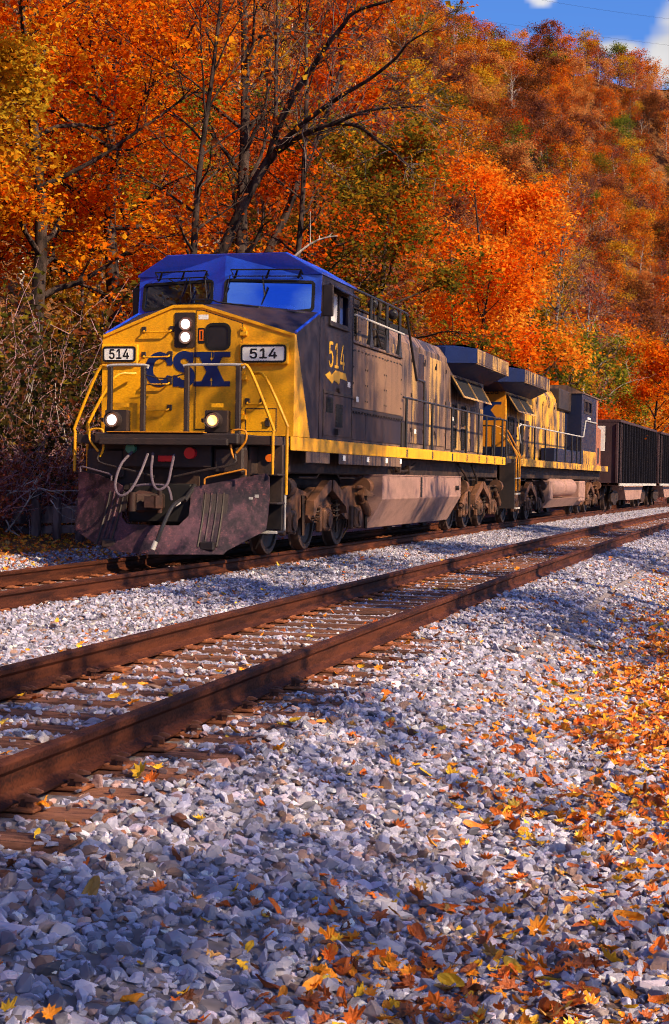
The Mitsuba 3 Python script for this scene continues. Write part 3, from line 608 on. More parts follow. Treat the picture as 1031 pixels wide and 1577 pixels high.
K.part('cab_front', front_plane(cf.difference(WR).difference(WL), -.028, .0), 'paint_blue', 25, under=cab)
for w_ in (WR, WL):
    K.part('windshield', front_plane(w_.buffer(-.005), -.012, -.006), 'window_glass', False, under=cab)
    K.part('windshield_gasket', front_plane(w_.buffer(.028).difference(w_.buffer(-.02)), -.004, .022), 'black_matt', False, under=cab)
K.part('cab_roof', [hull([(x, s, z + .012) for x, z in ((-1.0, 4.79), (1.0, 4.79)) for s in (1.22, 3.5)] + [(x, s, z + .035) for x, z in ((-1.0, 4.79), (1.0, 4.79)) for s in (1.30, 3.5)] + [(x, s, z) for x, z in ((-1.57, 4.475), (1.57, 4.475), (-1.57, 4.505), (1.57, 4.505)) for s in (1.36, 3.5)])], 'paint_blue', 20, under=cab)
K.part('cab_corner_trim', [tube([(1.556, .05, 3.43), (1.556, 1.36, 3.87)], .022, 6), tube([(-1.556, .05, 3.43), (-1.556, 1.36, 3.87)], .022, 6)], 'paint_blue', under=cab)
# grab rail and brackets over each windshield, wipers
for x0, x1, z in ((.13, 1.25, 4.535), (-1.22, -.30, 4.53)):
    s = lambda x, o: cab_s(x, z) - o
    K.part('windshield_rail', [tube([(x0, s(x0, 0), z - .06), (x0, s(x0, .13), z), (x1, s(x1, .13), z), (x1, s(x1, 0), z - .06)], .012, 6), tube([(x0 + .02, s(x0, -.01), z - .13), (x0 + .02, s(x0, .10), z - .10), (x1, s(x1, .10), z - .10), (x1, s(x1, -.01), z - .13)], .010, 6)] +
           [hull([(x, s(x, 0), z - .12), (x + .05, s(x, 0), z - .12), (x + .10, s(x, .12), z), (x + .13, s(x, .12), z), (x + .02, s(x, 0), z - .14), (x + .11, s(x, .12), z - .02)]) for x in np.linspace(x0, x1 - .1, 3)], 'black_matt', under=cab)
for xa, za, xb, zb in ((.10, 4.40, .02, 4.12), (.62, 4.38, .66, 4.12), (-.62, 4.38, -.58, 4.10), (-1.0, 4.37, -.72, 4.28), (-.34, 4.40, -.30, 4.10)):
    K.part('wiper', [tube([(xa, cab_s(xa, za) - .04, za + .06), (xb, cab_s(xb, zb) - .03, zb)], .009, 6), tube([(xb - .05, cab_s(xb, zb) - .022, zb - .13), (xb + .05, cab_s(xb, zb) - .022, zb + .15)], .011, 5)], 'black_rail', under=cab)
K.part('deck_rail', [tube([(-.42, .78, 4.03), (-.05, .72, 4.02), (.05, .72, 3.98), (1.25, .98, 3.83), (1.36, 1.15, 3.84)], .014, 6), bx(.56, .72, .80, .95, 3.80, 3.92, .01)], 'black_rail', under=cab)
for x, r in ((.55, .09), (.83, .08), (1.02, .055)):
    K.part('dash_paper', [trimesh.creation.icosphere(2, r).apply_transform(np.diag([1.3, .6, .5, 1])).apply_translation((x, 1.48, 3.96))], 'board_white', under=cab)
K.part('dashboard', bx(-1.4, 1.4, 1.42, 1.75, 3.66, 3.93, .04), 'cab_dark', under=cab)
K.part('cab_seat', [bx(x - .2, x + .2, 2.2, 2.34, 3.66, 4.2, .05) for x in (-.8, .8)], 'cab_dark', under=cab)
for sx in (1, -1):
    X = lambda a, b: sorted((sx * a, sx * b))
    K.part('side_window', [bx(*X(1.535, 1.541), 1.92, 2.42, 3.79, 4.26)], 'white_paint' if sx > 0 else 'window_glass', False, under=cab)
    K.part('side_window', [bx(*X(1.52, 1.526), 2.42, 2.96, 3.79, 4.26)], 'window_glass', False, under=cab)
    K.part('window_frame', [prism_sz(sbox(1.86, 3.73, 3.02, 4.32).difference(sbox(1.92, 3.79, 2.96, 4.26)), *X(1.546, 1.575)), bx(*X(1.53, 1.57), 2.40, 2.47, 3.79, 4.26), bx(*X(1.545, 1.60), 1.84, 3.04, 3.70, 3.74, .008)], 'paint_dark', under=cab)
    K.part('sunshade', hull([(sx * 1.555, 1.9, 4.40), (sx * 1.555, 3.15, 4.40), (sx * 1.76, 1.95, 4.26), (sx * 1.76, 3.12, 4.26), (sx * 1.555, 1.9, 4.38), (sx * 1.555, 3.15, 4.38), (sx * 1.75, 1.95, 4.245), (sx * 1.75, 3.12, 4.245)]), 'paint_grey', under=cab)
    K.part('wind_deflector', bx(*X(1.55, 1.72), 1.50, 1.56, 3.82, 4.32, .01), 'paint_dark', under=cab)
    K.part('side_seam', [bx(*X(1.545, 1.566), 1.60, 3.38, 2.60, 2.66, .006), bx(*X(1.545, 1.56), 1.60, 1.62, 1.9, 2.62), bx(*X(1.545, 1.558), 3.36, 3.40, 1.9, 4.45)], 'paint_dark', under=cab)
    K.part('vent_door', bx(*X(1.545, 1.562), 1.64, 3.30, 1.92, 2.58, .006), 'paint_grey', under=cab)
    for a, b, z0, z1 in ((1.75, 2.14, 2.30, 2.55), (2.32, 2.74, 2.08, 2.46)):
        K.part('vent_grille', [bx(*X(1.555, 1.568), a, b, z0, z1)] + [bx(*X(1.56, 1.575), a + .02, b - .02, z0 + .02 + k * (z1 - z0 - .03) / 7, z0 + .035 + k * (z1 - z0 - .03) / 7) for k in range(7)], 'black_matt', under=cab)
K.part('side_number', on_side(text_on('514', .42, .96, False), 2.38, 3.25, 1.553), 'letter_yellow', False, under=cab)
bolt = Polygon([(-.70, -.005), (-.42, .07), (-.31, .02), (-.08, .11), (.53, .10), (.66, -.02), (.20, -.005), (.15, -.11), (-.15, -.06), (-.27, -.12)])
K.part('bolt_emblem', on_side(extr(bolt, .004), 2.38, 2.90, 1.553), 'letter_yellow', False, under=cab)
K.part('white_sticker', [bx(1.552, 1.557, s, s + .16, z, z + .09) for s, z in ((3.08, 2.78), (3.65, 2.56), (2.95, 2.33), (2.85, 1.53), (4.45, 1.53), (5.85, 1.53), (7.0, 1.53), (8.2, 2.15), (12.0, 2.55))], 'white_paint', under=cab)
K.part('equipment_rack', [bx(1.55, 1.60, 2.42, 2.56, 2.66, 2.72), bx(1.55, 1.62, 2.30, 2.42, 1.95, 2.05)], 'paint_dark', under=cab)
# skirt under the sill
for s0, s1 in ((.75, 2.10), (2.65, 4.1), (4.12, 5.6), (5.62, 7.18)): [K.part('skirt_panel', bx(sx * 1.535 - .01, sx * 1.535 + .01, s0, s1 - .015, 1.47, 1.65, .004), 'paint_grey_worn') for sx in (1, -1)]
# equipment cabinets behind the cab
rk = K.part('equipment_cabinet', [bx(-1.50, 1.50, 3.42, 7.25, 1.84, 3.58, .03), bx(-1.20, 1.20, 3.42, 7.25, 3.55, 4.28, .02)], 'paint_grey_worn')
for i, (s0, s1) in enumerate(((3.50, 4.45), (4.47, 5.85), (5.87, 7.19))):
    K.part('cabinet_panel', bx(1.49, 1.52, s0, s1, 2.46, 3.53, .006), ('paint_box', 'paint_box', 'paint_box')[i], under=rk)
    K.part('panel_bolts', [bx(1.518, 1.532, s - .018, s + .018, z - .014, z + .014) for s in (s0 + .06, s1 - .06) for z in np.arange(2.6, 3.5, .28)] + [bx(1.518, 1.53, s, s + .10, 3.44, 3.465) for s in np.arange(s0 + .1, s1 - .1, .25)], 'paint_dark', under=rk)
    K.part('lower_panel', bx(1.49, 1.515, s0, s1, 1.90, 2.38, .006), ('paint_grey', 'paint_grey', 'paint_grey')[i], under=rk)
K.part('cabinet_ledge', [bx(1.48, 1.55, 3.42, 7.25, 2.385, 2.45, .01)] + [bx(1.54, 1.56, s, s + .08, 2.36, 2.40) for s in np.arange(3.5, 7.2, .2)], 'paint_dark', under=rk)
K.part('cabinet_top_edge', bx(1.42, 1.53, 3.42, 7.25, 3.57, 3.62, .01), 'paint_grey_worn', under=rk)
louvre(K, 3.45, 3.98, 3.80, 4.42, 1.21, rk); louvre(K, 4.15, 4.75, 3.80, 4.42, 1.21, rk)
K.part('window_post', [bx(1.19, 1.24, 3.98, 4.15, 3.7, 4.45)], 'paint_grey_worn', under=rk)
K.part('roof_plate', [bx(-1.26, 1.26, 3.42, 7.46, 4.27, 4.31, .01), bx(-1.26, 1.26, 3.42, 4.9, 4.31, 4.44, .01)], 'paint_dark', under=rk)
louvre(K, 6.0, 6.85, 3.72, 4.28, 1.30, rk, n=7)
K.part('fan_box', bx(1.15, 1.30, 5.95, 6.9, 3.70, 4.28, .02), 'paint_dark', under=rk)
K.part('wall_plate', bx(1.20, 1.235, 4.85, 5.9, 3.64, 4.26, .006), 'paint_tan', under=rk)
pr_ = K.part('roof_rail', [tube(smooth_path([(1.50, 3.5, 4.50), (1.50, 7.3, 4.49), (1.50, 7.60, 4.44), (1.50, 7.72, 4.3), (1.50, 8.5, 3.34), (1.50, 8.62, 3.26), (1.50, 9.2, 3.24), (1.50, 9.32, 3.1), (1.52, 9.32, 1.7)], 4), .026, 8)], 'black_rail')
K.part('white_tube', tube([(1.52, 3.62, 4.06), (1.52, 7.30, 4.05)], .022, 8), 'white_rail', under=pr_)
for s in (4.78, 5.98, 7.02): K.part('rail_post', [tube([(1.50, s, 3.58), (1.50, s, 4.49)], .032, 8), hull([(1.46, s - .16, 3.59), (1.54, s - .16, 3.59), (1.46, s + .10, 3.59), (1.54, s + .10, 3.59), (1.48, s - .03, 3.92), (1.52, s - .03, 3.92), (1.48, s + .04, 3.92), (1.52, s + .04, 3.92)])], 'black_rail', under=pr_)
K.part('rail_loop', [grab((1.5, 4.92, 3.92), (1.5, 5.35, 3.62), (.04, .1, .02), .016), tube([(1.50, 4.78, 4.42), (1.50, 5.0, 4.40), (1.5, 5.0, 4.1), (1.5, 4.78, 4.08)], .014, 6)], 'black_rail', under=pr_)
for s, z in ((5.05, 4.40), (6.62, 4.37)): K.part('marker_lamp', [trimesh.creation.icosphere(2, .10).apply_translation((1.46, s, z)), tube([(1.5, s - .1, z), (1.5, s, z)], .04, 8)], 'black_rail', under=pr_)
# engine hood
def hood_section(hx, zt, ze): return [(-hx, 1.84), (hx, 1.84), (hx, ze), (hx - .18, zt), (-hx + .18, zt), (-hx, ze)]
hood = K.part('engine_hood', prism_xz(Polygon(hood_section(.98, 4.36, 4.10)).buffer(-.05).buffer(.05), 7.25, 18.9), 'paint_grey_worn', 40)
doors(K, 7.3, 13.9, 11, 2.0, 3.98, .985, 'paint_grey_worn', hood, {0: 'paint_grey_worn', 2: 'paint_tan', 5: 'paint_tan', 6: 'paint_grey', 8: 'paint_tan', 9: 'paint_tan'})
doors(K, 14.0, 18.8, 8, 1.95, 3.10, .985, 'paint_tan', hood, {0: 'paint_grey_worn', 5: 'paint_grey'}, skip=(1, 3))
for s0 in (14.64, 15.84):
    for z0, z1 in ((2.0, 2.5), (2.58, 3.05)): louvre(K, s0 - .02, s0 + .52, z0, z1, .99, hood, n=8)
K.part('hood_seam', [bx(.97, .995, s - .01, s + .01, 4.0, 4.12) for s in (9.2, 11.1, 13.0)], 'paint_dark', under=hood)
screens(K, 14.55, 18.2, hood, 1.0, 1.30)
radiator(K, 14.86, 19.4)
K.part('exhaust_stack', [bx(-.45, .45, 10.6, 12.4, 4.34, 4.62, .02), bx(-.55, .55, 10.5, 12.5, 4.34, 4.38)], 'black_matt')
K.part('rear_wall', prism_xz(Polygon(hood_section(.97, 4.3, 4.08)), 18.9, 18.95), 'paint_dark')
side_tank(K, 5.85, 13.38, .30, 1.30)
K.part('air_reservoir', [cyl_s(.2, 5.6, .55, 1.15, .2, 14)], 'steel_under')
K.part('bell', [trimesh.creation.revolve(np.array([(.02, .28), (.07, .26), (.10, .12), (.18, 0), (.15, 0.0)]), sections=20).apply_translation((1.28, 7.02 - 1.55, .92))], 'steel_truck')
K.part('under_piping', [tube(smooth_path([(1.35, 7.4, 1.55), (1.35, 7.6, 1.42), (1.35, 8.4, 1.40), (1.35, 9.2, 1.55)]), .03, 6), tube([(1.2, 5.9, 1.42), (1.2, 14.2, 1.42)], .035, 6), tube(smooth_path([(1.3, 14.0, 1.6), (1.36, 14.6, 1.35), (1.3, 15.3, 1.2), (1.2, 15.8, 1.1)]), .03, 6), tube(smooth_path([(1.36, 15.4, 1.6), (1.38, 15.9, 1.3), (1.3, 16.4, 1.15)]), .025, 6), bx(1.3, 1.4, 7.65, 7.78, 1.36, 1.5), bx(1.3, 1.4, 8.5, 8.6, 1.34, 1.5)], 'steel_under')
truck(K, 1.09); truck(K, 15.37)
# walkway handrails
handrail(K, [(1.54, 7.25, 2.83), (1.54, 19.4, 2.84)], (7.55, 9.95, 12.05, 13.75, 15.3, 16.35, 17.5, 18.7, 19.35))
K.part('kick_box', bx(1.3, 1.52, 7.35, 7.62, 1.84, 2.35, .02), 'paint_dark')
# front porch -----------------------------------------------------------------------------------------
an = K.part('anticlimber', [bx(-1.12, 1.12, -1.28, -.95, 1.70, 1.86, .02), bx(-1.02, .98, -1.34, -1.28, 1.68, 1.78, .01), bx(-1.2, 1.2, -1.0, 0.0, 1.78, 1.85, .01)], 'paint_dark')
K.part('anticlimber_edge', bx(-.92, .60, -1.30, -1.16, 1.862, 1.878, .004), 'paint_orange', under=an)
K.part('coupler_pocket', [bx(-1.15, 1.15, -.98, -.9, 1.0, 1.72, .02), bx(-.75, .65, -1.08, -.98, 1.35, 1.70, .02), bx(-1.35, -.75, -1.05, -.85, 1.18, 1.62, .03), bx(.7, 1.15, -1.12, -.9, 1.28, 1.66, .03)], 'paint_dark')
# ditch lights
for x, col in ((-.90, (.46, .40, .36)), (.68, (.52, .27, .035))):
    dlt = K.part('ditch_light', [prism_xz(rrect(x - .15, x + .19, 1.88, 2.20, .02), -1.06, -.90), bx(x - .22, x + .26, -1.02, -.98, 1.86, 1.89), tube([(x, -1.20, 2.05), (x, -1.06, 2.05)], [.118, .125], 24, False), tube([(x, -1.14, 2.05), (x, -1.06, 2.05)], .12, 24), bx(x - .185, x - .12, -1.13, -1.08, 2.02, 2.08, .01)], 'paint_dark')
    K.part('reflector', tube([(x, -1.157, 2.05), (x, -1.15, 2.05)], [.105, .08], 24), 'chrome', under=dlt)
    scene[numbered(dlt + '__lens')] = mikit.ply(tube([(x, -1.164, 2.05), (x, -1.156, 2.05)], [.070, .078], 24), 'white_paint', to_world=T4(K.M.tolist()), emitter={'type': 'area', 'radiance': {'type': 'rgb', 'value': list(col)}})
    K.part('lamp_bracket', prism_xz(sbox(x - .10, 1.93, x + .30, 2.31).difference(sbox(x - .2, 1.8, x + .235, 2.25)), -.93, -.90), 'paint_yellow', under=dlt)
# front railings: dark posts, pale top bars, yellow slanting hand holds
for xs, top in (((-1.0, -.47), (-1.03, -.41)), ((.22, 1.02), (.20, 1.09))):
    fr_ = K.part('front_railing', [tube(smooth_path([(top[0], -1.0, 2.82), (top[0] + .03, -1.0, 2.865), (top[1] - .03, -1.0, 2.865), (top[1], -1.0, 2.82)], 3), .02, 8)], 'white_rail')
    for x in xs: K.part('railing_post', bx(x - .038, x + .038, -1.03, -.97, 1.84, 2.85, .01), 'paint_dark', under=fr_)
K.part('gate_chain', tube(smooth_path([(-.43, -1.0, 2.72), (-.15, -1.0, 2.67), (.2, -1.0, 2.74)]), .011, 6), 'paint_dark')
K.part('gate_chain', tube(smooth_path([(-.80, -.16, 2.64), (-.5, -.2, 2.62), (-.3, -1.0, 2.72)]), .009, 6), 'paint_dark')
for sx in (-1, 1):
    yx = lambda x: x * sx
    K.part('hand_hold', tube(smooth_path([(yx(1.06), -1.0, 2.86), (yx(1.20), -1.0, 2.78), (yx(1.55), -1.0, 1.98), (yx(1.56), -1.0, 1.85), (yx(1.56), -1.0, 1.28)], 4), .023, 8), 'paint_yellow')
    K.part('hand_hold', tube(smooth_path([(yx(.96), -.12, 2.80), (yx(1.22), -.35, 2.72), (yx(1.58), -.45, 2.05), (yx(1.60), -.45, 1.90), (yx(1.60), -.45, .98)], 4), .023, 8), 'paint_yellow')
    K.part('hand_hold', tube(smooth_path([(yx(1.05), -1.22, 1.50), (yx(1.00), -1.22, 1.62), (yx(1.00), -1.22, 1.86), (yx(1.06), -1.22, 1.91), (yx(1.20), -1.22, 1.90), (yx(1.23), -1.22, 1.82), (yx(1.20), -1.22, 1.72), (yx(1.08), -1.22, 1.58)], 3), .017, 6), 'paint_yellow' if sx < 0 else 'paint_orange')
    K.part('uncoupling_lever', tube(smooth_path([(yx(1.06), -1.22, 1.56), (yx(1.05), -1.25, 1.42), (yx(.6), -1.3, 1.32), (yx(.15), -1.3, 1.22)], 3), .017, 6), 'paint_dark')
    sw = K.part('step_well', [bx(*sorted((sx * 1.12, sx * 1.55)), -.52, -.46, .46, 1.72, .01), bx(*sorted((sx * 1.52, sx * 1.56)), -.52, -.40, .40, 1.72, .01)], 'paint_dark')
    for z in (.42, .84, 1.26): K.part('step', [bx(*sorted((sx * 1.16, sx * 1.60)), -.86, -.50, z, z + .028, .006), bx(*sorted((sx * 1.14, sx * 1.17)), -.86, -.5, z, z + .42)], 'paint_dark', under=sw)
    K.part('step_edge', bx(*sorted((sx * 1.22, sx * 1.605)), -.885, -.86, .41, .455, .006), 'white_rail', under=sw); K.part('edge_strip', bx(*sorted((sx * 1.575, sx * 1.60)), -.47, -.44, .45, .98, .004), 'white_rail', under=sw)
    K.part('side_plate', [bx(*sorted((sx * 1.10, sx * 1.54)), -.40, -.37, .60, 1.84, .01)], 'paint_dark', under=sw)
    K.part('reflector', [tube([(sx * 1.36, -.56, 1.52), (sx * 1.36, -.515, 1.52)], .06, 18)], 'orange_lens', under=sw)
# snow plow: two wings swept back from a prow, hollow like a blade
def plow():
    low = Polygon([(-1.50, 1.29), (-1.12, 1.235), (-.76, 1.12), (-.66, 1.07), (-.62, .62), (-.50, .52), (.30, .52), (.42, .66), (.42, 1.07), (.56, 1.10), (1.0, 1.20), (1.44, 1.29), (1.49, 1.24), (1.50, .46), (1.36, .38), (1.02, .17), (.98, .12), (-.10, .105), (-.62, .13), (-1.08, .25), (-1.46, .42)])
    m = trimesh.creation.extrude_polygon(low, 1.0, engine='earcut').subdivide_to_size(.11, max_iter=12); v = m.vertices; x, z, t = v[:, 0], v[:, 1], v[:, 2]
    zz = np.clip((z - .1) / 1.2, 0, 1); s = -1.78 + .46 * (np.abs(x + .1) / 1.5) ** 1.15 + .40 * np.sin(zz * 1.55) - .06 * zz ** 4
    r = trimesh.Trimesh(np.stack([x, s + .035 * t, z], 1), m.faces, process=False); r.invert() if r.volume < 0 else None
    return r
def plow_s(x, z):
    zz = np.clip((z - .1) / 1.2, 0, 1); return -1.78 + .46 * (abs(x + .1) / 1.5) ** 1.15 + .40 * math.sin(zz * 1.55) - .06 * zz ** 4
pl_ = K.part('snow_plow', plow(), 'plow_paint', 40)
for x0, n_ in ((-.88, 4), (.62, 4)):
    for k in range(n_):
        xx = [x0 + .085 * k - (.05 if x0 < 0 else 0) * 0, x0 + .085 * k + (-.10 if x0 < 0 else .0)]
        K.part('plow_rib', [tube([(xx[0] + (xx[1] - xx[0]) * t, plow_s(xx[0] + (xx[1] - xx[0]) * t, 1.0 - .78 * t) - .004, 1.0 - .78 * t) for t in np.linspace(0, 1, 9)], .017, 6)], 'paint_dark' if k in (0, 3) else 'plow_paint', under=pl_)
    xs_ = np.linspace(x0 - .03, x0 + .32, 5)
    K.part('plow_recess', [hull([(x, plow_s(x, z) - o, z) for x in xs_[[i, i + 1]] for z in zs_ for o in (-.03, .006)]) for i in range(4) for zs_ in ((.98, .84), (.84, .70))], 'paint_dark', under=pl_)
    K.part('plow_bracket', [bx(x0 + .02, x0 + .24, plow_s(x0 + .1, .25) - .05, plow_s(x0 + .1, .25) + .05, .17, .30, .02)], 'paint_dark', under=pl_)
K.part('plow_handle', [grab((-1.38, -1.18, 1.27), (-.84, -1.28, 1.15), (0, 0, .09), .014)], 'hose_grey', under=pl_)
K.part('plow_handle', [grab((.62, -1.28, 1.12), (1.22, -1.2, 1.26), (0, 0, .09), .014)], 'paint_orange', under=pl_)
K.part('plow_mark', [bx(1.22, 1.28, plow_s(1.25, .93) - .012, plow_s(1.25, .93), .91, .945), bx(1.30, 1.36, plow_s(1.33, .96) - .012, plow_s(1.33, .96), .935, .98)], 'white_rail', under=pl_)
# coupler with its knuckle, draft gear
cp = K.part('coupler', [bx(-.20, .0, -1.55, -.9, .74, .98, .03), hull([(x, s, z) for x, s in ((-.26, -1.50), (-.31, -1.66), (-.27, -1.80), (-.20, -1.84), (.04, -1.50), (-.06, -1.66)) for z in (.74, .97)] + [(-.24, -1.66, 1.02), (-.24, -1.62, .69), (-.1, -1.52, 1.0)]), hull([(x, s, z) for x, s in ((.00, -1.55), (.09, -1.56), (.15, -1.74), (.10, -1.86), (.02, -1.84)) for z in (.77, .95)]), hull([(x, s, z) for x, s in ((.02, -1.80), (.08, -1.88), (-.06, -1.90), (-.08, -1.83)) for z in (.78, .94)])], 'steel_truck_dark')
K.part('knuckle', [tube([(-.27, -1.82, .72), (-.27, -1.82, .99)], .055, 14), tube([(.10, -1.70, .70), (.10, -1.70, 1.02)], .035, 12)], 'steel_truck_dark', under=cp)
K.part('knuckle_pin', [tube([(-.05, -1.78, .86), (-.05, -1.70, .86)], .05, 12), tube(smooth_path([(-.36, -1.5, 1.08), (-.2, -1.5, 1.10), (.10, -1.5, 1.09), (.18, -1.52, 1.0), (.22, -1.55, .88)]), .02, 6)], 'hose_grey', under=cp)
K.part('draft_box', [bx(-.58, .40, -1.25, -.95, .55, 1.12, .02)], 'black_matt')
# hoses and connections
def hose(pts, r=.021): return tube(smooth_path(pts, 8), r, 8)
K.part('air_hose', hose([(-.57, -1.15, 1.58), (-.64, -1.4, 1.38), (-.66, -1.55, 1.10), (-.56, -1.62, .94), (-.42, -1.58, 1.0), (-.32, -1.45, 1.25), (-.28, -1.25, 1.55)]), 'hose_grey')
K.part('air_hose', hose([(-.22, -1.2, 1.56), (-.16, -1.4, 1.30), (-.06, -1.55, 1.10), (.04, -1.58, 1.03), (.14, -1.52, 1.12), (.15, -1.4, 1.35), (.11, -1.2, 1.54)]), 'hose_grey')
K.part('brake_hose', [hose([(.40, -1.25, .95), (.38, -1.55, .90), (.32, -1.80, .78), (.24, -1.95, .50), (.18, -2.0, .30)], .03), tube([(.44, -1.2, 1.10), (.40, -1.5, .88)], .036, 8)], 'black_rail')
K.part('hose_coupling', [tube([(.17, -2.0, .31), (.13, -2.02, .19)], .034, 10), tube([(.36, -1.62, .86), (.33, -1.72, .82)], .036, 10)], 'white_rail')
K.part('cable_socket', [tube([(-.60, -1.16, 1.63), (-.60, -1.02, 1.63)], .075, 18)], 'green_cap')
K.part('cable_socket', [tube([(.34, -1.18, 1.57), (.34, -1.02, 1.57)], .085, 18)], 'red_lens')
K.part('hose_plate', bx(-.17, .06, -1.14, -1.10, 1.44, 1.53, .008), 'red_lens')

# ---------------------------------------------------------------- the second locomotive, cab at its far end
O2, A2, B2 = np.array([-7.5449, 44.6348, 0.]), np.array([.0406, .9992, 0.]), np.array([.9992, -.0406, 0.])
K = Maker('diesel_locomotive', xf(B2 / np.linalg.norm(B2), A2 / np.linalg.norm(A2), O2))
lab(K.key, 'second diesel locomotive with yellow engine doors and a dark blue cab, coupled behind the first', 'locomotive')
deck(K, -.6, 20.9, .15, 20.5, 'paint_door_yellow')
hood = K.part('engine_hood', prism_xz(Polygon(hood_section(.98, 4.32, 4.02)).buffer(-.06).buffer(.06), .8, 12.9), 'paint_door_yellow', 40)
we = Polygon(hood_section(.99, 4.30, 4.0)).buffer(-.08).buffer(.08)
ew = K.part('end_wall', prism_xz(we.intersection(sbox(-2, 2.2, 2, 4.05)), .74, .80), 'paint_orange')
K.part('end_band', prism_xz(we.intersection(sbox(-2, 1.8, 2, 2.2)), .735, .80), 'paint_blue_dark', under=ew)
K.part('end_cap', prism_xz(we.intersection(sbox(-2, 4.05, 2, 5)), .735, .80), 'paint_blue', under=ew)
K.part('end_number', on_front(text_on('108', .15, .36), .60, 3.78, .739), 'letter_black', False, under=ew)
lx = affinity.translate(affinity.scale(letter_x(), 1.5, 1.0, origin=(0, 0)), .42, 3.22)
K.part('end_emblem', on_front(extr(lx, .005), 0, 0, .738), 'letter_blue', False, under=ew)
K.part('end_rail', [tube(smooth_path([(-.2, .1, 2.75), (.55, .1, 2.78), (1.0, .1, 2.75)]), .02, 6), tube([(.0, .1, 1.8), (.0, .1, 2.76)], .03, 6), tube([(.75, .1, 1.8), (.75, .1, 2.76)], .03, 6)], 'black_rail')
doors(K, 1.0, 5.2, 8, 1.95, 3.08, .985, 'paint_door_yellow', hood, {0: 'paint_dark', 1: 'paint_dark', 2: 'paint_grey', 4: 'paint_dark', 6: 'paint_grey'})
doors(K, 5.4, 12.8, 12, 1.98, 3.92, .985, 'paint_door_yellow', hood, {1: 'paint_tan', 7: 'paint_tan', 9: 'paint_grey_worn', 11: 'paint_blue_dark', 10: 'paint_tan'})
for z0, z1 in ((2.0, 2.5), (2.58, 3.05)): louvre(K, 1.1, 2.0, z0, z1, 1.0, hood, n=8); louvre(K, 3.1, 3.6, z0, z1, 1.0, hood, n=8)
screens(K, .95, 3.9, hood, 1.0, 1.32); radiator(K, .62, 5.13, bside='paint_tan')
K.part('exhaust_stack', [bx(-.8, .8, 7.6, 9.4, 4.30, 4.72, .02)], 'paint_blue_dark')
K.part('blower_box', [bx(-1.12, 1.12, 10.2, 12.9, 3.7, 4.42, .04)], 'paint_dark')
K.part('walkway_box', [bx(1.05, 1.52, 6.7, 13.4, 1.84, 2.30, .03)], 'paint_blue_dark')
cab2 = K.part('cab', from_m3(to_m3(prism_xz([(-1.5, 1.84), (1.5, 1.84), (1.5, 4.40), (.95, 4.66), (-.95, 4.66), (-1.5, 4.40)], 12.9, 17.0)) - to_m3(bx(-2, 2, 13.6, 15.5, 3.76, 4.16)) - to_m3(bx(-1.4, 1.4, 13.0, 18, 3.5, 4.3))), 'paint_blue_dark', 25)
for sx in (1, -1):
    K.part('side_window', bx(*sorted((sx * 1.47, sx * 1.476)), 13.6, 15.5, 3.76, 4.16), 'window_glass', False, under=cab2)
    K.part('window_frame', [prism_sz(sbox(13.52, 3.70, 15.58, 4.22).difference(sbox(13.62, 3.78, 15.48, 4.14)), *sorted((sx * 1.49, sx * 1.52))), bx(*sorted((sx * 1.49, sx * 1.51)), 14.5, 14.58, 3.76, 4.16)], 'paint_dark', under=cab2)
K.part('cab_roof', [hull([(x, s, z) for x, z in ((-.95, 4.67), (.95, 4.67), (-.95, 4.69), (.95, 4.69), (1.55, 4.39), (-1.55, 4.39), (1.55, 4.42), (-1.55, 4.42)) for s in (12.85, 17.9)])], 'paint_grey_worn', under=cab2)
K.part('cab_steps_box', [bx(1.2, 1.52, 13.5, 17.0, 1.84, 2.35, .02)], 'paint_door_yellow')
K.part('nose', [hull([(x, s, z) for x in (-1.4, 1.4) for s in (17.0, 19.3) for z in (1.84, 3.3)] + [(x, 17.0, 3.62) for x in (-1.2, 1.2)]), bx(-1.5, 1.5, 17.0, 17.5, 1.84, 4.4, .02)], 'paint_red_brown', 25)
K.part('nose_grille', [bx(1.39, 1.43, 17.3, 18.6, 1.95, 2.55)], 'paint_dark')
K.part('number_plate', bx(1.50, 1.512, 14.5, 15.3, 3.52, 3.60), 'white_paint', under=cab2)
handrail(K, smooth_path([(1.54, 0.2, 2.30), (1.54, -.1, 2.70), (1.54, .3, 2.82), (1.54, 1.0, 2.82), (1.54, 12.7, 2.83)], 4), (.35, 2.6, 4.6, 7.0, 8.9, 10.4, 11.6, 12.6), b='white_rail')
K.part('handrail', [tube([(1.54, 12.7, 2.83), (1.54, 13.2, 2.84), (1.54, 13.75, 3.44), (1.54, 16.9, 3.46)], .022, 6)], 'white_rail')
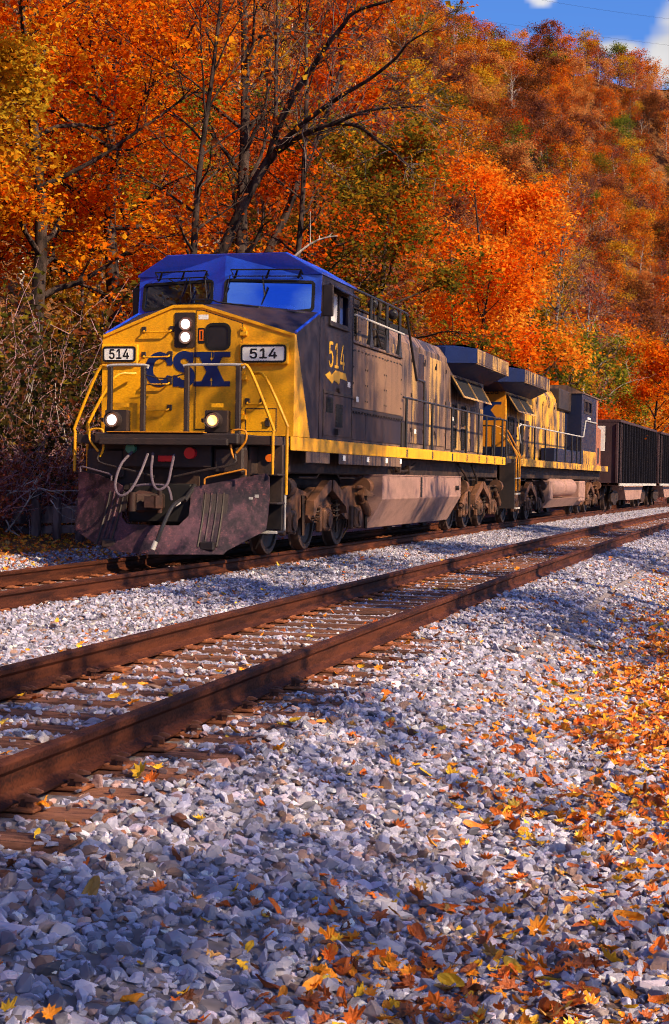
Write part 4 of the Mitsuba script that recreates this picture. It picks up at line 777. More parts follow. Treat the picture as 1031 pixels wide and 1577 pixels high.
# end steps with their slanting hand holds, between the two locomotives
for k_, (s, zt) in enumerate(((-.55, 2.75), (-.2, 2.55), (.05, 2.75))):
    K.part('hand_hold', tube(smooth_path([(1.0 + .05 * k_, s - .35, zt), (1.25, s - .2, zt - .15), (1.56, s, 1.95), (1.56, s, 1.8), (1.56, s, .95)], 4), .02, 6), ('paint_orange', 'paint_door_yellow', 'paint_orange')[k_])
sw = K.part('step_well', [bx(1.1, 1.54, -.62, -.55, .45, 1.75, .01), bx(1.1, 1.14, -.6, .1, .45, 1.75)], 'paint_dark')
for z in (.45, .85, 1.28): K.part('step', [bx(1.14, 1.58, -.6, .05, z, z + .03), bx(1.56, 1.60, -.35, -.05, z, z + .045)], 'white_rail', under=sw)
tk = K.part('fuel_tank', [prism_xz([(-1.35, 1.25), (-.55, 1.25), (-.55, .62), (.6, .62), (.6, 1.25), (.75, 1.25), (.75, .35), (-1.2, .35)], 6.6, 15.0), bx(.6, 1.40, 6.6, 7.25, .62, 1.25, .04), bx(.6, 1.40, 13.5, 15.0, .5, 1.25, .04), hull([(x, s, z) for x, z in ((.6, .66), (1.42, .66), (1.15, .36), (.6, .36)) for s in (6.6, 15.0)])], 'tank_paint', 30)
for s in (8.55, 11.3): K.part('air_reservoir', [cyl_s(s - 1.15, s + 1.15, 1.12, 1.02, .32, 20), trimesh.creation.icosphere(2, .32).apply_transform(np.diag([1, .35, 1, 1])).apply_translation((1.12, s - 1.15, 1.02)), trimesh.creation.icosphere(2, .32).apply_transform(np.diag([1, .35, 1, 1])).apply_translation((1.12, s + 1.15, 1.02))], 'tank_paint')
truck(K, 1.5); truck(K, 15.3)
K.part('coupler', [bx(-.12, .12, -1.3, -.4, .74, .98, .03), bx(-.2, .2, -1.6, -1.2, .70, 1.02, .05)], 'steel_truck')

# ---------------------------------------------------------------- hopper cars
def hopper(D, o, a, b, label, white):
    K = Maker('hopper_car', xf(b / np.linalg.norm(b), a / np.linalg.norm(a), o)); lab(K.key, label, 'railroad car', 'black coal hopper cars behind the locomotives')
    L = 14.7; z0, z1 = 1.18, 3.84
    K.part('body', [bx(-1.48, 1.48, .3, L - .3, z0, z1 - .02, .01)], 'hopper_black')
    K.part('load', [hull([(x, s, z1 - .06) for x in (-1.4, 1.4) for s in (.5, L - .5)] + [(x, s, z1 + .12) for x in (-.5, .5) for s in (2, L - 2)])], 'black_matt')
    K.part('top_chord', [bx(-1.58, 1.58, .2, L - .2, z1 - .06, z1 + .06, .02)], 'hopper_brown')
    for sx in (1, -1): K.part('side_sill', bx(sx * 1.55 - .03, sx * 1.55 + .03, .2, L - .2, z0 - .12, z0 + .0, .01), 'white_rail')
    for k in range(15):
        s = .45 + k * (L - .9) / 14
        [K.part('side_post', bx(sx * 1.53 - .05, sx * 1.53 + .05, s - .05, s + .05, z0, z1 - .06, .01), 'hopper_black') for sx in (1, -1)]
    K.part('end_panel', bx(-1.5, 1.5, L - .3, L - .22, z0, z1, .01), 'hopper_brown')
    en = K.part('end_panel', [bx(-1.48, 1.48, .22, .30, z0, z1, .01)] + [bx(x - .05, x + .05, .14, .24, z0, z1 - .1, .01) for x in (-1.42, -.5, .5, 1.42)], 'hopper_brown')
    if white: K.part('white_sheet', bx(.42, .92, .125, .138, 2.55, 3.62), 'white_paint', under=en)
    K.part('ladder', [tube([(1.56, .30, .9), (1.56, .30, 3.7)], .018, 6), tube([(1.56, .72, .9), (1.56, .72, 3.7)], .018, 6)] + [tube([(1.56, .30, z), (1.56, .72, z)], .014, 6) for z in np.arange(1.0, 3.7, .38)], 'hopper_brown')
    K.part('slope_sheet', [hull([(x, s, z) for x in (-1.3, 1.3) for s, z in ((3.6, 1.1), (L - 3.6, 1.1), (4.6, .42), (L - 4.6, .42))])], 'tank_paint')
    K.part('center_sill', bx(-.3, .3, -.6, L + .6, .75, 1.1, .02), 'steel_under')
    for c in (2.1, L - 2.1):
        K.tr = numbered(K.key + '__truck')
        for s in (c - .88, c + .88): wheelset(K, s)
        for sx in (1, -1): K.part('side_frame', prism_sz([(c - 1.15, .72), (c - .4, .86), (c + .4, .86), (c + 1.15, .72), (c + 1.15, .40), (c + .6, .36), (c + .35, .22), (c - .35, .22), (c - .6, .36), (c - 1.15, .40)], *sorted((sx * .98, sx * 1.12))), 'steel_under', under=K.tr)
hopper(45.5, np.array([-6.5161, 68.6382, 0.]), np.array([.0564, .9984, 0.]), np.array([.9984, -.0564, 0.]), 'black hopper car with a white sheet on its end, right behind the second locomotive', True)
hopper(61.8, np.array([-5.5845, 84.9437, 0.]), np.array([.0685, .9977, 0.]), np.array([.9977, -.0685, 0.]), 'black hopper car second behind the locomotives, cut off by the right edge', False)
# ================================================================ trees, shrubs, fence
bark_fn = lambda a, b: (lambda p, n, uv: MX(a, b, SS(.3, .7, FB(p.x * 9, p.y * 9, p.z * 2.2, 3))))
bsdf('bark_dark', bark_fn((.016, .012, .012), (.065, .045, .04)), .9, .15)
bsdf('bark_grey', bark_fn((.07, .055, .055), (.20, .16, .15)), .9, .15)
bsdf('bark_pale', bark_fn((.22, .19, .18), (.52, .47, .44)), .85, .2)
bsdf('wood_grey', bark_fn((.05, .036, .045), (.20, .14, .14)), .9, .15)
scene['leaf_live'] = {'type': 'principledthin', 'base_color': VC, 'roughness': .42, 'diff_trans': 1.1, 'spec_trans': 0.0, 'eta': 1.35}
def tubes_mesh(branches, nb=None):
    V, F, at = [], [], 0
    for path, rad, n in branches:
        m = tube(path, rad, n, False); V.append(m.vertices); F.append(m.faces + at); at += len(m.vertices)
    return trimesh.Trimesh(np.vstack(V), np.vstack(F), process=False)
def bend_path(r, p, d, L, n, wob, up=0.0, droop=0.0):
    d = d / np.linalg.norm(d); pts = [np.array(p, float)]
    for k in range(n):
        d = d + r.normal(0, wob, 3) + np.array([0, 0, up - droop * (k / n)]); d /= np.linalg.norm(d); pts.append(pts[-1] + d * L / n)
    return np.array(pts)
def leaf_quads(r, pos, size, flat=.55):
    "small folded leaves: four corners each"
    n = len(pos); a = r.normal(size=(n, 3)); a[:, 2] *= flat; a /= np.linalg.norm(a, axis=1, keepdims=True)
    up = r.normal(0, .55, (n, 3)) + [0, 0, 1.0]; b = np.cross(up, a); b /= np.maximum(np.linalg.norm(b, axis=1, keepdims=True), 1e-6); nn = np.cross(a, b)
    s = (size * r.lognormal(0, .28, n))[:, None]; f = r.uniform(.1, .45, n)[:, None]
    v = np.stack([pos - a * s * .5, pos + b * s * .40 + nn * s * f * .4 - a * s * .05, pos + a * s * .55, pos - b * s * .40 + nn * s * f * .4 - a * s * .05], 1).reshape(-1, 3)
    i = np.arange(n)[:, None] * 4; f = np.vstack([i + [0, 1, 2], i + [0, 2, 3]])
    return v, f
def make_tree(seed, h, tr, cr, base=.28, n1=16, n2=5, n3=4, nleaf=9000, lsize=.16, pal=None, lean=(0, 0), shape='round', spread=.34, stems=1, up=.10, bare=0.0, twig=True):
    "trunk, limbs, twigs and leaves, foot at the origin; returns (wood mesh, (leaf vertices, faces), leaf colours)"
    r = np.random.default_rng(seed); br, tips = [], []
    for st in range(stems):
        off = np.array([0, 0, 0.]) if stems == 1 else np.array([r.normal(0, .25), r.normal(0, .25), 0])
        d0 = np.array([lean[0], lean[1], 1.0]) + (0 if stems == 1 else np.r_[r.normal(0, .16, 2), 0])
        hh = h * (1 if st == 0 else r.uniform(.75, .98)); tp = bend_path(r, off, d0, hh * .96, 12, .05, .03)
        tt = np.linspace(0, 1, 13); trr = tr * (1 - .86 * tt ** .9) / (1 if stems == 1 else 1.35); trr[0] *= 1.35; br.append((tp, trr, 8))
        for i in range(n1 // stems + (stems > 1) * 2):
            t = base + (1 - base) * (i + r.uniform(0, .9)) / (n1 // stems + (stems > 1) * 2); t = min(t, .98)
            p = np.array([np.interp(t, tt, tp[:, k]) for k in range(3)]); az = i * 2.399 + r.normal(0, .4); q = (t - base) / (1 - base)
            env = {'round': math.sin(PI * (.16 + .80 * q)) ** .7, 'cone': 1.08 - .92 * q, 'vase': .55 + .6 * q if q < .7 else 1.0 - .9 * (q - .7) / .3 * .6}[shape]
            L = max(.4, cr * env * r.uniform(.72, 1.12)); el = {'round': .28 + .55 * q, 'cone': .10 + .3 * q, 'vase': .65 + .4 * q}[shape] + r.normal(0, .12)
            d = np.array([math.cos(az) * math.cos(el), math.sin(az) * math.cos(el), math.sin(el)]); bp = bend_path(r, p, d, L, 6, .13, up * .3, .05)
            r0 = np.interp(t, tt, trr) * .5; br.append((bp, r0 * np.linspace(1, .22, 7), 5)); tips.append(bp[-1])
            for j in range(n2):
                u = r.uniform(.25, .98); p2 = np.array([np.interp(u, np.linspace(0, 1, 7), bp[:, k]) for k in range(3)]); d2 = d + r.normal(0, .75, 3) + [0, 0, .15]; L2 = L * r.uniform(.22, .5)
                b2 = bend_path(r, p2, d2, L2, 4, .17, up * .4); br.append((b2, np.interp(u, [0, 1], [r0 * .55, r0 * .22]) * np.linspace(1, .3, 5), 4)); tips += [b2[2], b2[3], b2[4]]
                for k in range(n3):
                    v_ = r.uniform(.3, 1); p3 = np.array([np.interp(v_, np.linspace(0, 1, 5), b2[:, c]) for c in range(3)]); d3 = (d2 / np.linalg.norm(d2)) + r.normal(0, .7, 3); L3 = L2 * r.uniform(.3, .7)
                    b3 = bend_path(r, p3, d3, L3, 3, .2, up * .3)
                    if twig: br.append((b3, max(.006, r0 * .14) * np.linspace(1, .35, 4), 3))
                    tips += [b3[1], b3[2], b3[3]]
    wood = tubes_mesh(br); tips = np.array(tips)
    if nleaf <= 0: return wood, None, None
    w = np.ones(len(tips)); w *= (meshkit.noise(tips * .55 + seed, seed) > bare) * r.uniform(.3, 1.2, len(tips)); w /= w.sum()
    i = r.choice(len(tips), nleaf, p=w); pos = tips[i] + r.normal(0, spread, (nleaf, 3)) * [1, 1, .75]
    pos[:, 2] = np.maximum(pos[:, 2], .2); v, f = leaf_quads(r, pos, lsize)
    pal = np.array(pal); clump = meshkit.noise(tips * .9 + 31, seed + 3)[i]
    pi = np.clip(((clump - .5) * 1.5 + .5 + r.normal(0, .24, nleaf)) * len(pal), 0, len(pal) - 1).astype(int); c = pal[pi] * r.lognormal(0, .2, (nleaf, 1))
    return wood, (v, f), np.clip(np.repeat(c, 4, 0), 0, .95)
ORANGE = [(.58, .085, .004), (.78, .145, .005), (.86, .215, .008), (.88, .32, .015)]
RED = [(.42, .035, .012), (.58, .075, .010), (.66, .12, .008)]
GOLD = [(.55, .20, .010), (.66, .33, .018), (.70, .42, .03), (.52, .36, .03)]
RUST = [(.17, .045, .018), (.28, .075, .022), (.40, .125, .025)]
OLIVE = [(.10, .105, .016), (.22, .16, .018), (.34, .20, .018), (.46, .20, .014)]
GREEN = [(.09, .12, .018), (.17, .20, .022), (.34, .33, .03)]
PLUM = [(.17, .065, .06), (.27, .10, .07), (.34, .13, .07)]
def M_at(x, y, rot=0.0, sc=1.0, dz=-.15, sz=None):
    M = np.eye(4); c, s = math.cos(rot) * sc, math.sin(rot) * sc; M[:3, 0] = [c, s, 0]; M[:3, 1] = [-s, c, 0]; M[2, 2] = sz or sc; M[:3, 3] = [x, y, float(zg(x, y)) + dz]; return M
def ray_at(px, py, Y):
    d = _fw + _rt * (px - 515.5) / FPX - _up * (py - 788.5) / FPX; return EYE + d * (Y / d[1])
def hero(name, label, cat_, px, Y, wood, leaves, col, bark='bark_dark', rot=0.0, group=None):
    x = ray_at(px, 700, Y)[0]; M = M_at(x, Y, rot); k = numbered(name); scene[k + '__trunk'] = mikit.ply(wood, bark, smooth=True, to_world=T4(M.tolist()))
    if leaves is not None: scene[k + '__crown'] = mikit.ply(leaves, 'leaf_live', color=col, to_world=T4(M.tolist()))
    lab(k, label, cat_, group)
# the maples at the left, close behind the track
def maple(seed, h, cr, n, pal, ls=.125, **kw): return make_tree(seed, h, h * .016, cr, n1=22, n2=6, n3=5, nleaf=n, lsize=ls, pal=pal, spread=.30, **kw)
hero('maple_tree', 'big orange maple with a thick dark trunk near the left edge', 'tree', 60, 37, *maple(101, 15.5, 5.2, 24000, ORANGE + [(.88, .40, .02)], base=.24, bare=.28))
hero('maple_tree', 'bright orange maple standing left of the locomotive cab', 'tree', 190, 40, *maple(102, 17, 4.8, 24000, ORANGE[:3] + ORANGE, base=.24, bare=.28), rot=1.0)
hero('maple_tree', 'red orange maple with slim leaning stems behind the cab', 'tree', 268, 44, *maple(103, 17.5, 3.2, 14000, RED[1:] + ORANGE[:2], base=.22, stems=2), rot=2.0)
hero('maple_tree', 'golden yellow maple crown at the left edge beside the big orange maple', 'tree', -75, 33.5, *maple(104, 9.6, 1.7, 7000, GOLD, base=.60), rot=.5)
hero('maple_tree', 'small orange sapling tree just behind the cab roof', 'tree', 385, 47, *maple(105, 7.0, 2.4, 6500, ORANGE, base=.2), rot=.5)
# tall bare trees
for i, (px, Y, h, tr, lb) in enumerate(((376, 39.5, 21, .26, 'tall nearly bare tree with a thick straight trunk behind the cab'), (302, 37.5, 15, .15, 'thinner bare tree with two forks left of the thick straight trunk'), (424, 43, 21, .12, 'slender bare tree rising behind the leaning tree'))):
    hero('bare_tree', lb, 'tree', px, Y, *make_tree(120 + i, h, tr, 3.4, base=.34, n1=26, n2=6, n3=5, nleaf=900, lsize=.12, pal=RUST + ORANGE[:1], shape='vase', spread=.25, up=.12), rot=i * 1.3)
# the dark leaning tree with its long limbs
def z5(x, y): return 280 + x / 2.5775, y / 2.5775
def limb(pts, Y0, Y1, r0, r1, n=8):
    P3 = [ray_at(*z5(x, y), Y0 + (Y1 - Y0) * k / (len(pts) - 1)) for k, (x, y) in enumerate(pts)]; sp = smooth_path(P3, 4); return sp, np.linspace(r0, r1, len(sp)), n
LB = [limb([(60, 1250), (160, 1000), (260, 780), (340, 640), (400, 560)], 39, 39, .16, .105), limb([(345, 635), (385, 500), (450, 370), (510, 280), (570, 190), (640, 100), (690, 45), (830, 0), (960, -40)], 39, 37, .10, .022),
      limb([(350, 640), (400, 570), (470, 500), (560, 430), (650, 370), (750, 310), (850, 230), (900, 170), (980, 120)], 39, 36, .085, .016), limb([(380, 600), (440, 560), (500, 527), (600, 492), (700, 500), (780, 560), (850, 610), (920, 675)], 39, 37, .085, .016),
      limb([(590, 495), (700, 450), (800, 430), (960, 420)], 37.5, 37, .06, .015, 6), limb([(372, 520), (375, 400), (376, 200), (380, 40), (378, -60)], 39, 40, .06, .025)]
rl = np.random.default_rng(5); tw, tp_ = [], []
for path, rad, n in LB[1:]:
    for k in range(26):
        u = rl.uniform(.15, 1) * (len(path) - 1); i = min(int(u), len(path) - 2); p = path[i] + (path[i + 1] - path[i]) * (u - i); d = (path[i + 1] - path[i]); d = d / np.linalg.norm(d) + rl.normal(0, .7, 3) + [0, 0, .25]
        b = bend_path(rl, p, d, rl.uniform(.5, 2.0), 5, .16, .03); tw.append((b, max(.010, rad[i] * .3) * np.linspace(1, .3, 6), 4)); tp_ += [b[3], b[5]]
        for q in range(3): b3 = bend_path(rl, b[rl.integers(2, 5)], d + rl.normal(0, .7, 3), rl.uniform(.3, .9), 3, .2); tw.append((b3, .008 * np.linspace(1, .4, 4), 3)); tp_ += [b3[3]]
tp_ = np.array(tp_); ii = rl.integers(0, len(tp_), 1300); lv, lf = leaf_quads(rl, tp_[ii] + rl.normal(0, .15, (1300, 3)), .10)
put('leaning_tree__trunk', tubes_mesh(LB[:1]), 'bark_dark', smooth=True)
for l_ in LB[1:]: put('leaning_tree__limb', tubes_mesh([l_]), 'bark_dark', smooth=True)
lab(put('leaning_tree__twigs', tubes_mesh(tw), 'bark_grey', smooth=True), kind='stuff')
put('leaning_tree__crown', (lv, lf), 'leaf_live', color=np.repeat(np.array(GOLD + ORANGE)[rl.integers(0, 8, 1300)], 4, 0))
lab('leaning_tree', 'dark bare tree leaning right over the cab with long arching limbs', 'tree')
# duller trees right of it, the bright one behind the second locomotive
hero('hardwood_tree', 'olive and orange tree behind the long engine hood', 'tree', 470, 54, *maple(131, 12.5, 4.4, 17000, OLIVE[:3] + RUST[:1] + OLIVE, .14, base=.14), rot=.3)
hero('hardwood_tree', 'dull orange and green tree beside the bright orange one', 'tree', 565, 58, *maple(132, 13.0, 4.6, 19000, OLIVE[:3] + ORANGE[:1], .15, base=.12), rot=1.3)
hero('maple_tree', 'bright orange maple with a fan of dark stems above the second locomotive', 'tree', 752, 66, *make_tree(133, 14.6, .20, 3.5, base=.06, n1=48, n2=5, n3=4, nleaf=36000, lsize=.15, pal=[(.80, .15, .006), (.88, .215, .010), (.92, .30, .02), (.92, .40, .04)], spread=.36, shape='round', stems=4), rot=.8)
hero('hardwood_tree', 'greenish yellow tree at the foot of the hill right of the bright maple', 'tree', 855, 82, *maple(134, 8.5, 3.0, 9000, GREEN + GOLD[1:2], .15, base=.12), rot=.8)
hero('hardwood_tree', 'thin pale limbed tree above the hopper cars', 'tree', 905, 88, *make_tree(135, 12, .16, 4.0, base=.2, n1=18, n2=6, n3=5, nleaf=3200, lsize=.15, pal=PLUM + GOLD[:1], shape='vase', up=.08), bark='bark_pale', rot=.2)
hero('hardwood_tree', 'orange tree over the hopper cars at the right edge', 'tree', 1005, 98, *maple(136, 9.5, 4.2, 12000, ORANGE + GOLD[:1], .17, base=.12), rot=.2)
hero('hardwood_tree', 'yellow green tree half hidden above the far end of the second locomotive', 'tree', 845, 95, *maple(138, 11, 3.4, 8000, GREEN[1:] + GOLD[1:], .17, base=.15), rot=.9)
hero('hardwood_tree', 'pale leafless tree with many thin branches right of the bright maple', 'tree', 868, 92, *make_tree(139, 17, .2, 4.6, base=.2, n1=22, n2=6, n3=5, nleaf=1500, lsize=.15, pal=GOLD[:1] + PLUM, shape='vase', up=.06), bark='bark_grey', rot=.2)
hero('hardwood_tree', 'light green tree over the hopper cars', 'tree', 950, 108, *maple(140, 10, 3.6, 8000, GREEN + GOLD[3:], .18, base=.12), rot=.9)
hero('maple_tree', 'small red orange maple above the far cab', 'tree', 915, 78, *maple(137, 5.0, 2.0, 4500, RED[1:] + ORANGE[:2], .15, base=.12), rot=.2)
# the wooded hill: kinds of tree, each placed many times
KINDS = {}
def kind(name, seed, pal, words, n=3000, ls=.28, bark='bark_grey', **kw):
    w, l, c = make_tree(seed, kw.pop('h', 12.0), kw.pop('tr', .17), kw.pop('cr', 4.2), n1=16, n2=4, n3=3, bare=kw.pop('bare', .30), nleaf=n, lsize=ls, pal=pal, spread=.55, twig=kw.pop('twig', True), **kw)
    scene['kind_' + name] = {'type': 'shapegroup', 'trunk': mikit.ply(w, bark, smooth=True), 'crown': mikit.ply(l, 'leaf_live', color=c)}; KINDS[name] = words
HO = [(.52, .115, .010), (.68, .18, .014), (.78, .26, .02), (.76, .36, .035)]
kind('orange_a', 201, HO, 'orange', bark='bark_pale'); kind('orange_b', 202, HO[:3], 'deep orange', shape='vase'); kind('orange_c', 203, HO[1:] + GOLD[:1], 'light orange', base=.2, bark='bark_pale')
kind('rust_a', 204, RUST + ORANGE[:1], 'rust brown'); kind('rust_b', 205, RUST[1:] + ORANGE[:2], 'rusty orange', shape='vase', bare=.25); kind('red_a', 206, RED + ORANGE[:1], 'red')
kind('gold_a', 207, GOLD, 'golden yellow'); kind('olive_a', 208, OLIVE, 'olive'); kind('green_a', 209, GREEN, 'yellow green', h=11)
kind('thin_a', 210, PLUM + RUST[:1], 'thin purplish', n=2200, bark='bark_pale', bare=.3, shape='vase'); kind('thin_b', 211, PLUM + ORANGE[:1], 'half bare', n=1800, bare=.35, bark='bark_pale'); kind('peach_a', 213, [(.60, .26, .07), (.70, .34, .10), (.55, .17, .04)], 'pale orange', n=4400); kind('brown_a', 214, [(.10, .035, .015), (.17, .055, .02), (.26, .08, .02)], 'dark brown', n=4200, bare=.2); kind('plum_a', 212, PLUM + RUST, 'purplish brown', n=4600)
near_p = dict(peach_a=.07, brown_a=.10, orange_a=.12, orange_b=.08, orange_c=.14, rust_a=.13, rust_b=.12, red_a=.04, gold_a=.11, olive_a=.10, green_a=.04, thin_a=.14, thin_b=.12, plum_a=.05)
kind('snag_a', 215, RUST, 'bare pale', n=260, bark='bark_pale', shape='vase', cr=3.2); kind('snag_b', 216, PLUM, 'bare grey', n=200, bark='bark_grey', shape='vase', cr=3.0)
near_p.update(snag_a=.12, snag_b=.06)
far_p = dict(snag_a=.12, snag_b=.06, peach_a=.08, brown_a=.08, orange_a=.12, orange_b=.13, orange_c=.07, rust_a=.16, rust_b=.12, red_a=.04, gold_a=.10, olive_a=.08, green_a=.05, thin_a=.10, thin_b=.06, plum_a=.18)  # more plum trees far off: the purple haze is put into their colour
foot_p = dict(snag_a=.14, snag_b=.10, peach_a=.04, brown_a=.18, orange_a=.05, orange_b=.05, orange_c=.07, rust_a=.14, rust_b=.10, red_a=.03, gold_a=.10, olive_a=.20, green_a=.10, thin_a=.20, thin_b=.14, plum_a=.05)
rh = np.random.default_rng(77); pts = []
for gx in np.arange(-330, 140, 6.1):
    for gy in np.arange(-70, 470, 6.1):
        x, y = gx + rh.uniform(-2.4, 2.4), gy + rh.uniform(-2.4, 2.4); d = float(toe(y)) - x
        if d < 3.0 or d > 158: continue
        dist = math.hypot(x, y)
        if y > 0:
            if not (in_view(np.array([x]), np.array([y]), .05 + 4 / dist)[0]): continue
            if d < 9 and y < 62: continue
            if dist < 47: continue
            if dist > 230 and rh.random() < .22: continue
            ph = math.atan2(-x, y); elev = math.atan2(float(zg(x, y)) + 13 - EYE[2], dist) 
            if elev > .40: continue
        else:  # unseen trees behind the camera, there for the windshield to mirror
            if x < -75 or rh.random() < .5 or d < 4: continue
        pts.append((dist if y > 0 else 999 + dist, x, y, d))
pts.sort(); nhill = 0
place_words = [(75, 'at the foot of the hill'), (130, 'low on the hill'), (220, 'half way up the hill'), (2000, 'high on the far hillside')]
for i, (dist, x, y, d) in enumerate(pts):
    w = np.clip((dist - 110) / 200, 0, 1); names = list(near_p); f_ = np.clip((125 - dist) / 30, 0, 1); pr = np.array([(near_p[k] * (1 - f_) + foot_p[k] * f_) * (1 - w) + far_p[k] * w for k in names]); kd = names[rh.choice(len(names), p=pr / pr.sum())]
    sc = rh.uniform(.72, 1.12); sc *= np.interp(d, [3, 12, 40], [.55, .85, 1.0]); M = M_at(x, y, rh.uniform(0, 2 * PI), sc, -.2, sc * rh.uniform(.85, 1.05))
    inst = {'type': 'instance', 'to_world': T4(M.tolist()), 'g': {'type': 'ref', 'id': 'kind_' + kd}}
    if i < 290 and dist < 900:
        k = numbered('hill_tree'); scene[k] = inst; wd = next(t for m_, t in place_words if dist < m_)
        LOCS[k] = (x, y, float(zg(x, y)) + 8); lab(k, f'{KINDS[kd]} tree {wd}', 'tree', f'{KINDS[kd]} trees {wd}')
    else:
        nhill += 1; scene[f'hill_forest__{nhill:03d}'] = inst
lab('hill_forest', 'autumn forest covering the upper hillside up to the skyline', 'forest', kind='stuff')
# brambles and brush along the foot of the bank, left of the locomotive
def bush(seed, h, n, nl, pal, ls=.06):
    r = np.random.default_rng(seed); br, tips = [], []
    for _ in range(n):
        d = np.array([r.normal(0, .5), r.normal(0, .5), 1.0]); b = bend_path(r, [r.normal(0, .35), r.normal(0, .35), -.05], d, h * r.uniform(.6, 1.5), 7, .14, .02, .22); br.append((b, .010 * np.linspace(1, .35, 8), 3)); tips += list(b[2:])
        for k in range(4): b2 = bend_path(r, b[r.integers(2, 7)], d + r.normal(0, .8, 3), h * r.uniform(.2, .5), 4, .2); br.append((b2, .006 * np.linspace(1, .5, 5), 3)); tips += list(b2[1:])
    tips = np.array(tips); pos = tips[r.integers(0, len(tips), nl)] + r.normal(0, .10, (nl, 3)); v, f = leaf_quads(r, pos, ls); pal = np.array(pal); c = pal[r.integers(0, len(pal), nl)] * r.lognormal(0, .25, (nl, 1))
    return tubes_mesh(br), (v, f), np.clip(np.repeat(c, 4, 0), 0, .9)
bsdf('stem_bramble', (.42, .25, .28), .8, .2)
BR = [(.24, .06, .05), (.36, .08, .045), (.18, .055, .06), (.50, .16, .05)]; BG = [(.020, .024, .010), (.035, .036, .012), (.07, .05, .016), (.14, .06, .02)]
bush_kinds = (('bramble', 301, 1.5, 26, 1700, BR, 'reddish bramble thicket'), ('bramble_b', 302, 1.8, 30, 900, BR + [(.4, .12, .02)], 'tangle of purplish bare stems'), ('shrub', 303, 2.3, 22, 2600, BG, 'dark leafy shrub'), ('shrub_b', 304, 2.6, 20, 2400, BG[1:] + RUST[:1] + OLIVE[:2], 'olive shrub with rusty leaves'))
for nm, sd, h, n, nl, pal, wd in bush_kinds:
    w, l, c = bush(sd, h, n, nl, pal, .07 if 'bramble' in nm else .10); scene['bush_' + nm] = {'type': 'shapegroup', 'stems': mikit.ply(w, 'stem_bramble', smooth=True), 'leaves': mikit.ply(l, 'leaf_live', color=c)}
rb = np.random.default_rng(9); cnt = 0
for row, (x0, dx, kinds, sc) in enumerate(((-13.4, .4, (0, 1), .7), (-13.5, .6, (0, 1, 0), .95), (-14.6, .8, (0, 1, 2), 1.05), (-15.9, .8, (2, 3, 1), 1.15), (-17.2, .9, (2, 3), 1.3))):
    for y in np.arange(21, 120, 1.25 + .12 * row):
        if y > 48 and rb.random() < .45: continue
        x = float(toe(y)) + 12.6 + x0 + rb.normal(0, dx * .5) + (1.0 if y > 50 else 0); yy = y + rb.normal(0, .4)
        if not in_view(np.array([x]), np.array([yy]), .03)[0]: continue
        kd = bush_kinds[kinds[rb.integers(len(kinds))]]; M = M_at(x, yy, rb.uniform(0, 6.28), sc * rb.uniform(.75, 1.25), -.08); k = numbered('bush'); scene[k] = {'type': 'instance', 'to_world': T4(M.tolist()), 'g': {'type': 'ref', 'id': 'bush_' + kd[0]}}
        wh_ = 'left of the locomotive plow' if yy < 32 else 'behind the train'; LOCS[k] = (x, yy, float(zg(x, yy)) + 1); lab(k, f'{kd[6]} {wh_}', 'bush', f'{kd[6]}: those {wh_}')
# old timber crib fence and dead branches left of the plow
k = 'timber_fence'; lab(k, 'old dark timber post and plank fence left of the plow', 'fence')
FY, FX = 26.0, None
for px, w in ((8, .13), (56, .15), (88, .12), (124, .14), (-40, .14)):
    p = ray_at(px, 800, FY); z0 = float(zg(p[0], FY)); zt = ray_at(px, 758 + (px % 7) * 2, FY)[2]
    put(k + '__post', bx(p[0] - w / 2, p[0] + w / 2, FY - .08, FY + .06, z0 - .2, zt, .015), 'wood_grey')
for z0, z1, dy in ((782, 808, .10), (812, 824, .12), (846, 838, .13)):
    a, b = ray_at(-60, z0, FY + dy), ray_at(140, z0 - 4, FY + dy); h_ = abs(a[2] - ray_at(-60, z1, FY + dy)[2]); put(k + '__plank', hull([(q[0], FY + dy + e, q[2] + s) for q in (a, b) for e in (-.03, .03) for s in (0, -h_)]), 'wood_grey')
rd = np.random.default_rng(14)
DB = [((0, 835), (58, 735), 25.7, .022, 'pale broken branch leaning over the fence at the left edge'), ((-5, 772), (52, 740), 25.8, .020, 'pale split branch lying on top of the fence'), ((0, 756), (124, 756), 25.8, .016, 'thin pale stick laid along the fence top'), ((2, 792), (50, 858), 25.5, .016, 'crooked thin branch hanging down in front of the fence'), ((78, 770), (90, 790), 25.7, .014, 'short pale stick between two fence posts'),
      ((95, 775), (122, 790), 25.7, .014, 'thin twig beside the plow edge'), ((0, 690), (55, 575), 29, .015, 'long pale sapling stem slanting up through the brambles'), ((45, 650), (52, 585), 29, .012, 'upright pale stem in the brambles'), ((85, 590), (90, 650), 29.5, .012, 'thin crooked stem hanging in the brambles'), ((98, 650), (112, 735), 28.8, .013, 'pale crooked stem beside the yellow hand hold'), ((150, 845), (165, 838), 25.3, .016, 'short pale stick on the ground left of the plow'), ((110, 700), (113, 660), 28, .010, 'thin upright twig beside the hand hold')]
for a, b, Y, r0, lb in DB:
    p, q = ray_at(*a, Y), ray_at(*b, Y + rd.normal(0, .2)); n = 7; t = np.linspace(0, 1, n)[:, None]; path = p + (q - p) * t + rd.normal(0, .03, (n, 3)) * np.sin(PI * t) * np.linalg.norm(q - p) * .9
    br = [(path, r0 * np.linspace(1, .4, n), 5)]
    for _ in range(3): j = rd.integers(2, 6); br.append((bend_path(rd, path[j], (q - p) / np.linalg.norm(q - p) + rd.normal(0, .5, 3), .4, 3, .15), r0 * .45 * np.linspace(1, .4, 4), 4))
    lab(put('dead_branch', tubes_mesh(br), 'bark_pale', smooth=True), lb, 'branch')
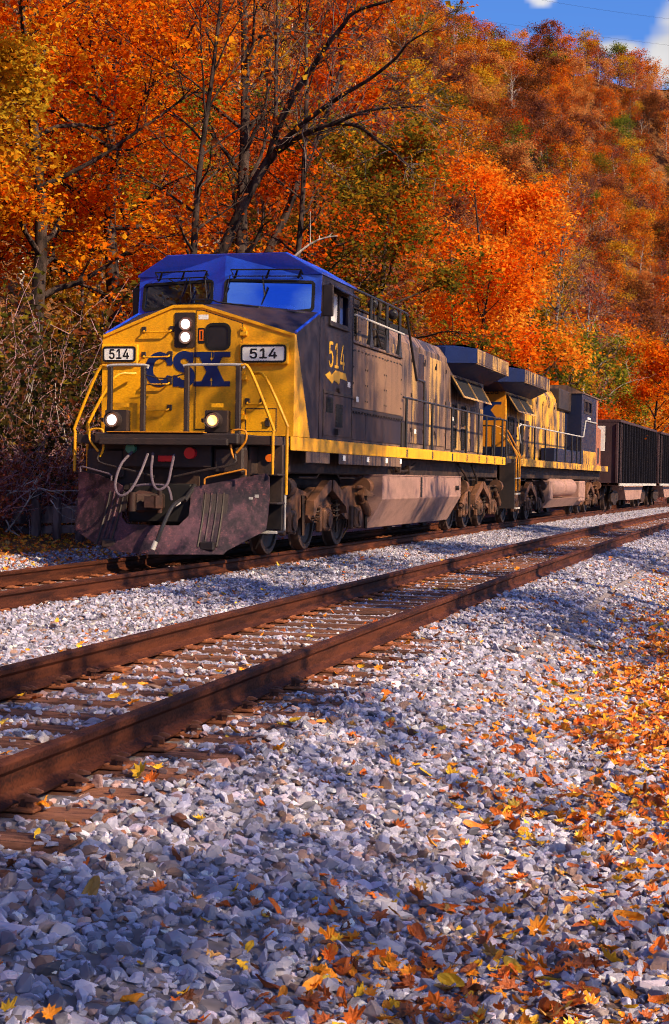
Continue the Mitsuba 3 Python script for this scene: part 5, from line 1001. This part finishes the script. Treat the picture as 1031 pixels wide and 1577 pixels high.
p, q = ray_at(450, 398, 40), ray_at(520, 363, 40); tt_ = np.linspace(0, 1, 6)[:, None]; path = p + (q - p) * tt_ + np.array([0, 0, 1]) * .15 * np.sin(PI * tt_)
lab(put('dead_branch', tubes_mesh([(path, .035 * np.linspace(1, .5, 6), 6), (np.array([path[2], ray_at(478, 325, 40)]), np.array([.02, .01]), 4), (np.array([path[3], ray_at(492, 362, 40)]), np.array([.018, .01]), 4), (np.array([path[4], ray_at(512, 358, 40)]), np.array([.018, .01]), 4)]), 'bark_pale', smooth=True), 'pale dead branch poking out just above the cab roof', 'branch')
# trees on the camera's side of the line (out of the picture): they shade the ballast and the cab
def shade_tree(x, y, h, cr, base, n, seed, label):
    w, l, c = make_tree(seed, h, h * .014, cr, base=base, n1=20, n2=6, n3=4, nleaf=n, lsize=.16, pal=ORANGE + GOLD, spread=.30, bare=.30)
    k = numbered('unseen_trackside_tree'); M = M_at(x, y, seed * .7, 1.0, -.1); scene[k + '__trunk'] = mikit.ply(w, 'bark_grey', smooth=True, to_world=T4(M.tolist())); scene[k + '__crown'] = mikit.ply(l, 'leaf_live', color=c, to_world=T4(M.tolist())); lab(k, label, 'tree')
shade_tree(8.5, 1.0, 11, 4.6, .36, 5200, 401, 'tree standing right of the photographer, casting shade on the nearest ballast')
shade_tree(8.0, 14.0, 10.5, 3.4, .40, 6500, 402, 'tree right of the line that shades the ballast ahead')
shade_tree(6.0, 18.5, 17.5, 3.8, .52, 4500, 403, 'tall tree right of the line that shades the locomotive cab')
shade_tree(7.0, 27.0, 12, 3.2, .42, 7000, 404, 'tree right of the line farther ahead, shading the rails')
shade_tree(9.0, 40.0, 13, 4.0, .35, 12000, 405, 'tree right of the line beside the second locomotive')
# two wires across the sky
for (a, b, Y) in (((640, -5), (1120, 62), 170), ((880, -14), (1140, 22), 170)):
    p, q = ray_at(*a, Y), ray_at(*b, Y); d = q - p; p, q = p - d * 1.2, q + d * .8; t = np.linspace(0, 1, 24)[:, None]; path = p + (q - p) * t - np.array([0, 0, 1]) * 4 * t * (1 - t) * 1.5
    lab(put('power_line', tube(path, .010, 5), 'black_rail', smooth=True), 'thin dark wire crossing the blue sky ' + ('below the other one' if a[0] == 640 else 'close to the top corner'), 'wire')
# ---------------------------------------------------------------- tell look-alikes apart by what they stand near, then by their order
def pixel(q):
    d = np.asarray(q, float) - EYE; z = d @ _fw; return 515.5 + FPX * (d @ _rt) / z, 788.5 - FPX * (d @ _up) / z
def near_what(k, px, py):
    if labels[k]['category'] == 'leaf':
        return 'below near rail' if px < 330 and py < 1330 else 'bottom left corner' if px < 330 else 'in thick litter' if px > 720 else 'at litter edge' if px > 520 else 'on open stones'
    return 'left of the cab' if px < 210 else 'over the cab' if px < 500 else 'over the engine hood' if px < 700 else 'over the second locomotive' if px < 920 else 'over the hopper cars'
ORD = ['first', 'second', 'third', 'fourth', 'fifth', 'sixth', 'seventh', 'eighth', 'ninth', 'tenth', 'eleventh', 'twelfth', 'thirteenth', 'fourteenth', 'fifteenth', 'sixteenth', 'seventeenth', 'eighteenth', 'nineteenth', 'twentieth']
ORD += [t + '-' + o for t in ('twenty', 'thirty', 'forty', 'fifty') for o in ORD[:9]]
for step in (0, 1):
    same = {}
    for k in LOCS: same.setdefault(labels[k]['label'], []).append(k)
    for text, ks in same.items():
        if len(ks) < 2: continue
        ks.sort(key=lambda k: pixel(LOCS[k])[0])
        for i, k in enumerate(ks):
            if step == 0: labels[k]['label'] = text + ', ' + near_what(k, *pixel(LOCS[k]))
            else: labels[k]['label'] = text + (f', {ORD[i]} from left' if i < len(ORD) else f', number {i + 1} from left')
for k in labels:
    w = labels[k].get('label', '').split()
    if len(w) > 16: labels[k]['label'] = ' '.join(w).replace(' the ', ' ').replace('dark brown', 'brown')
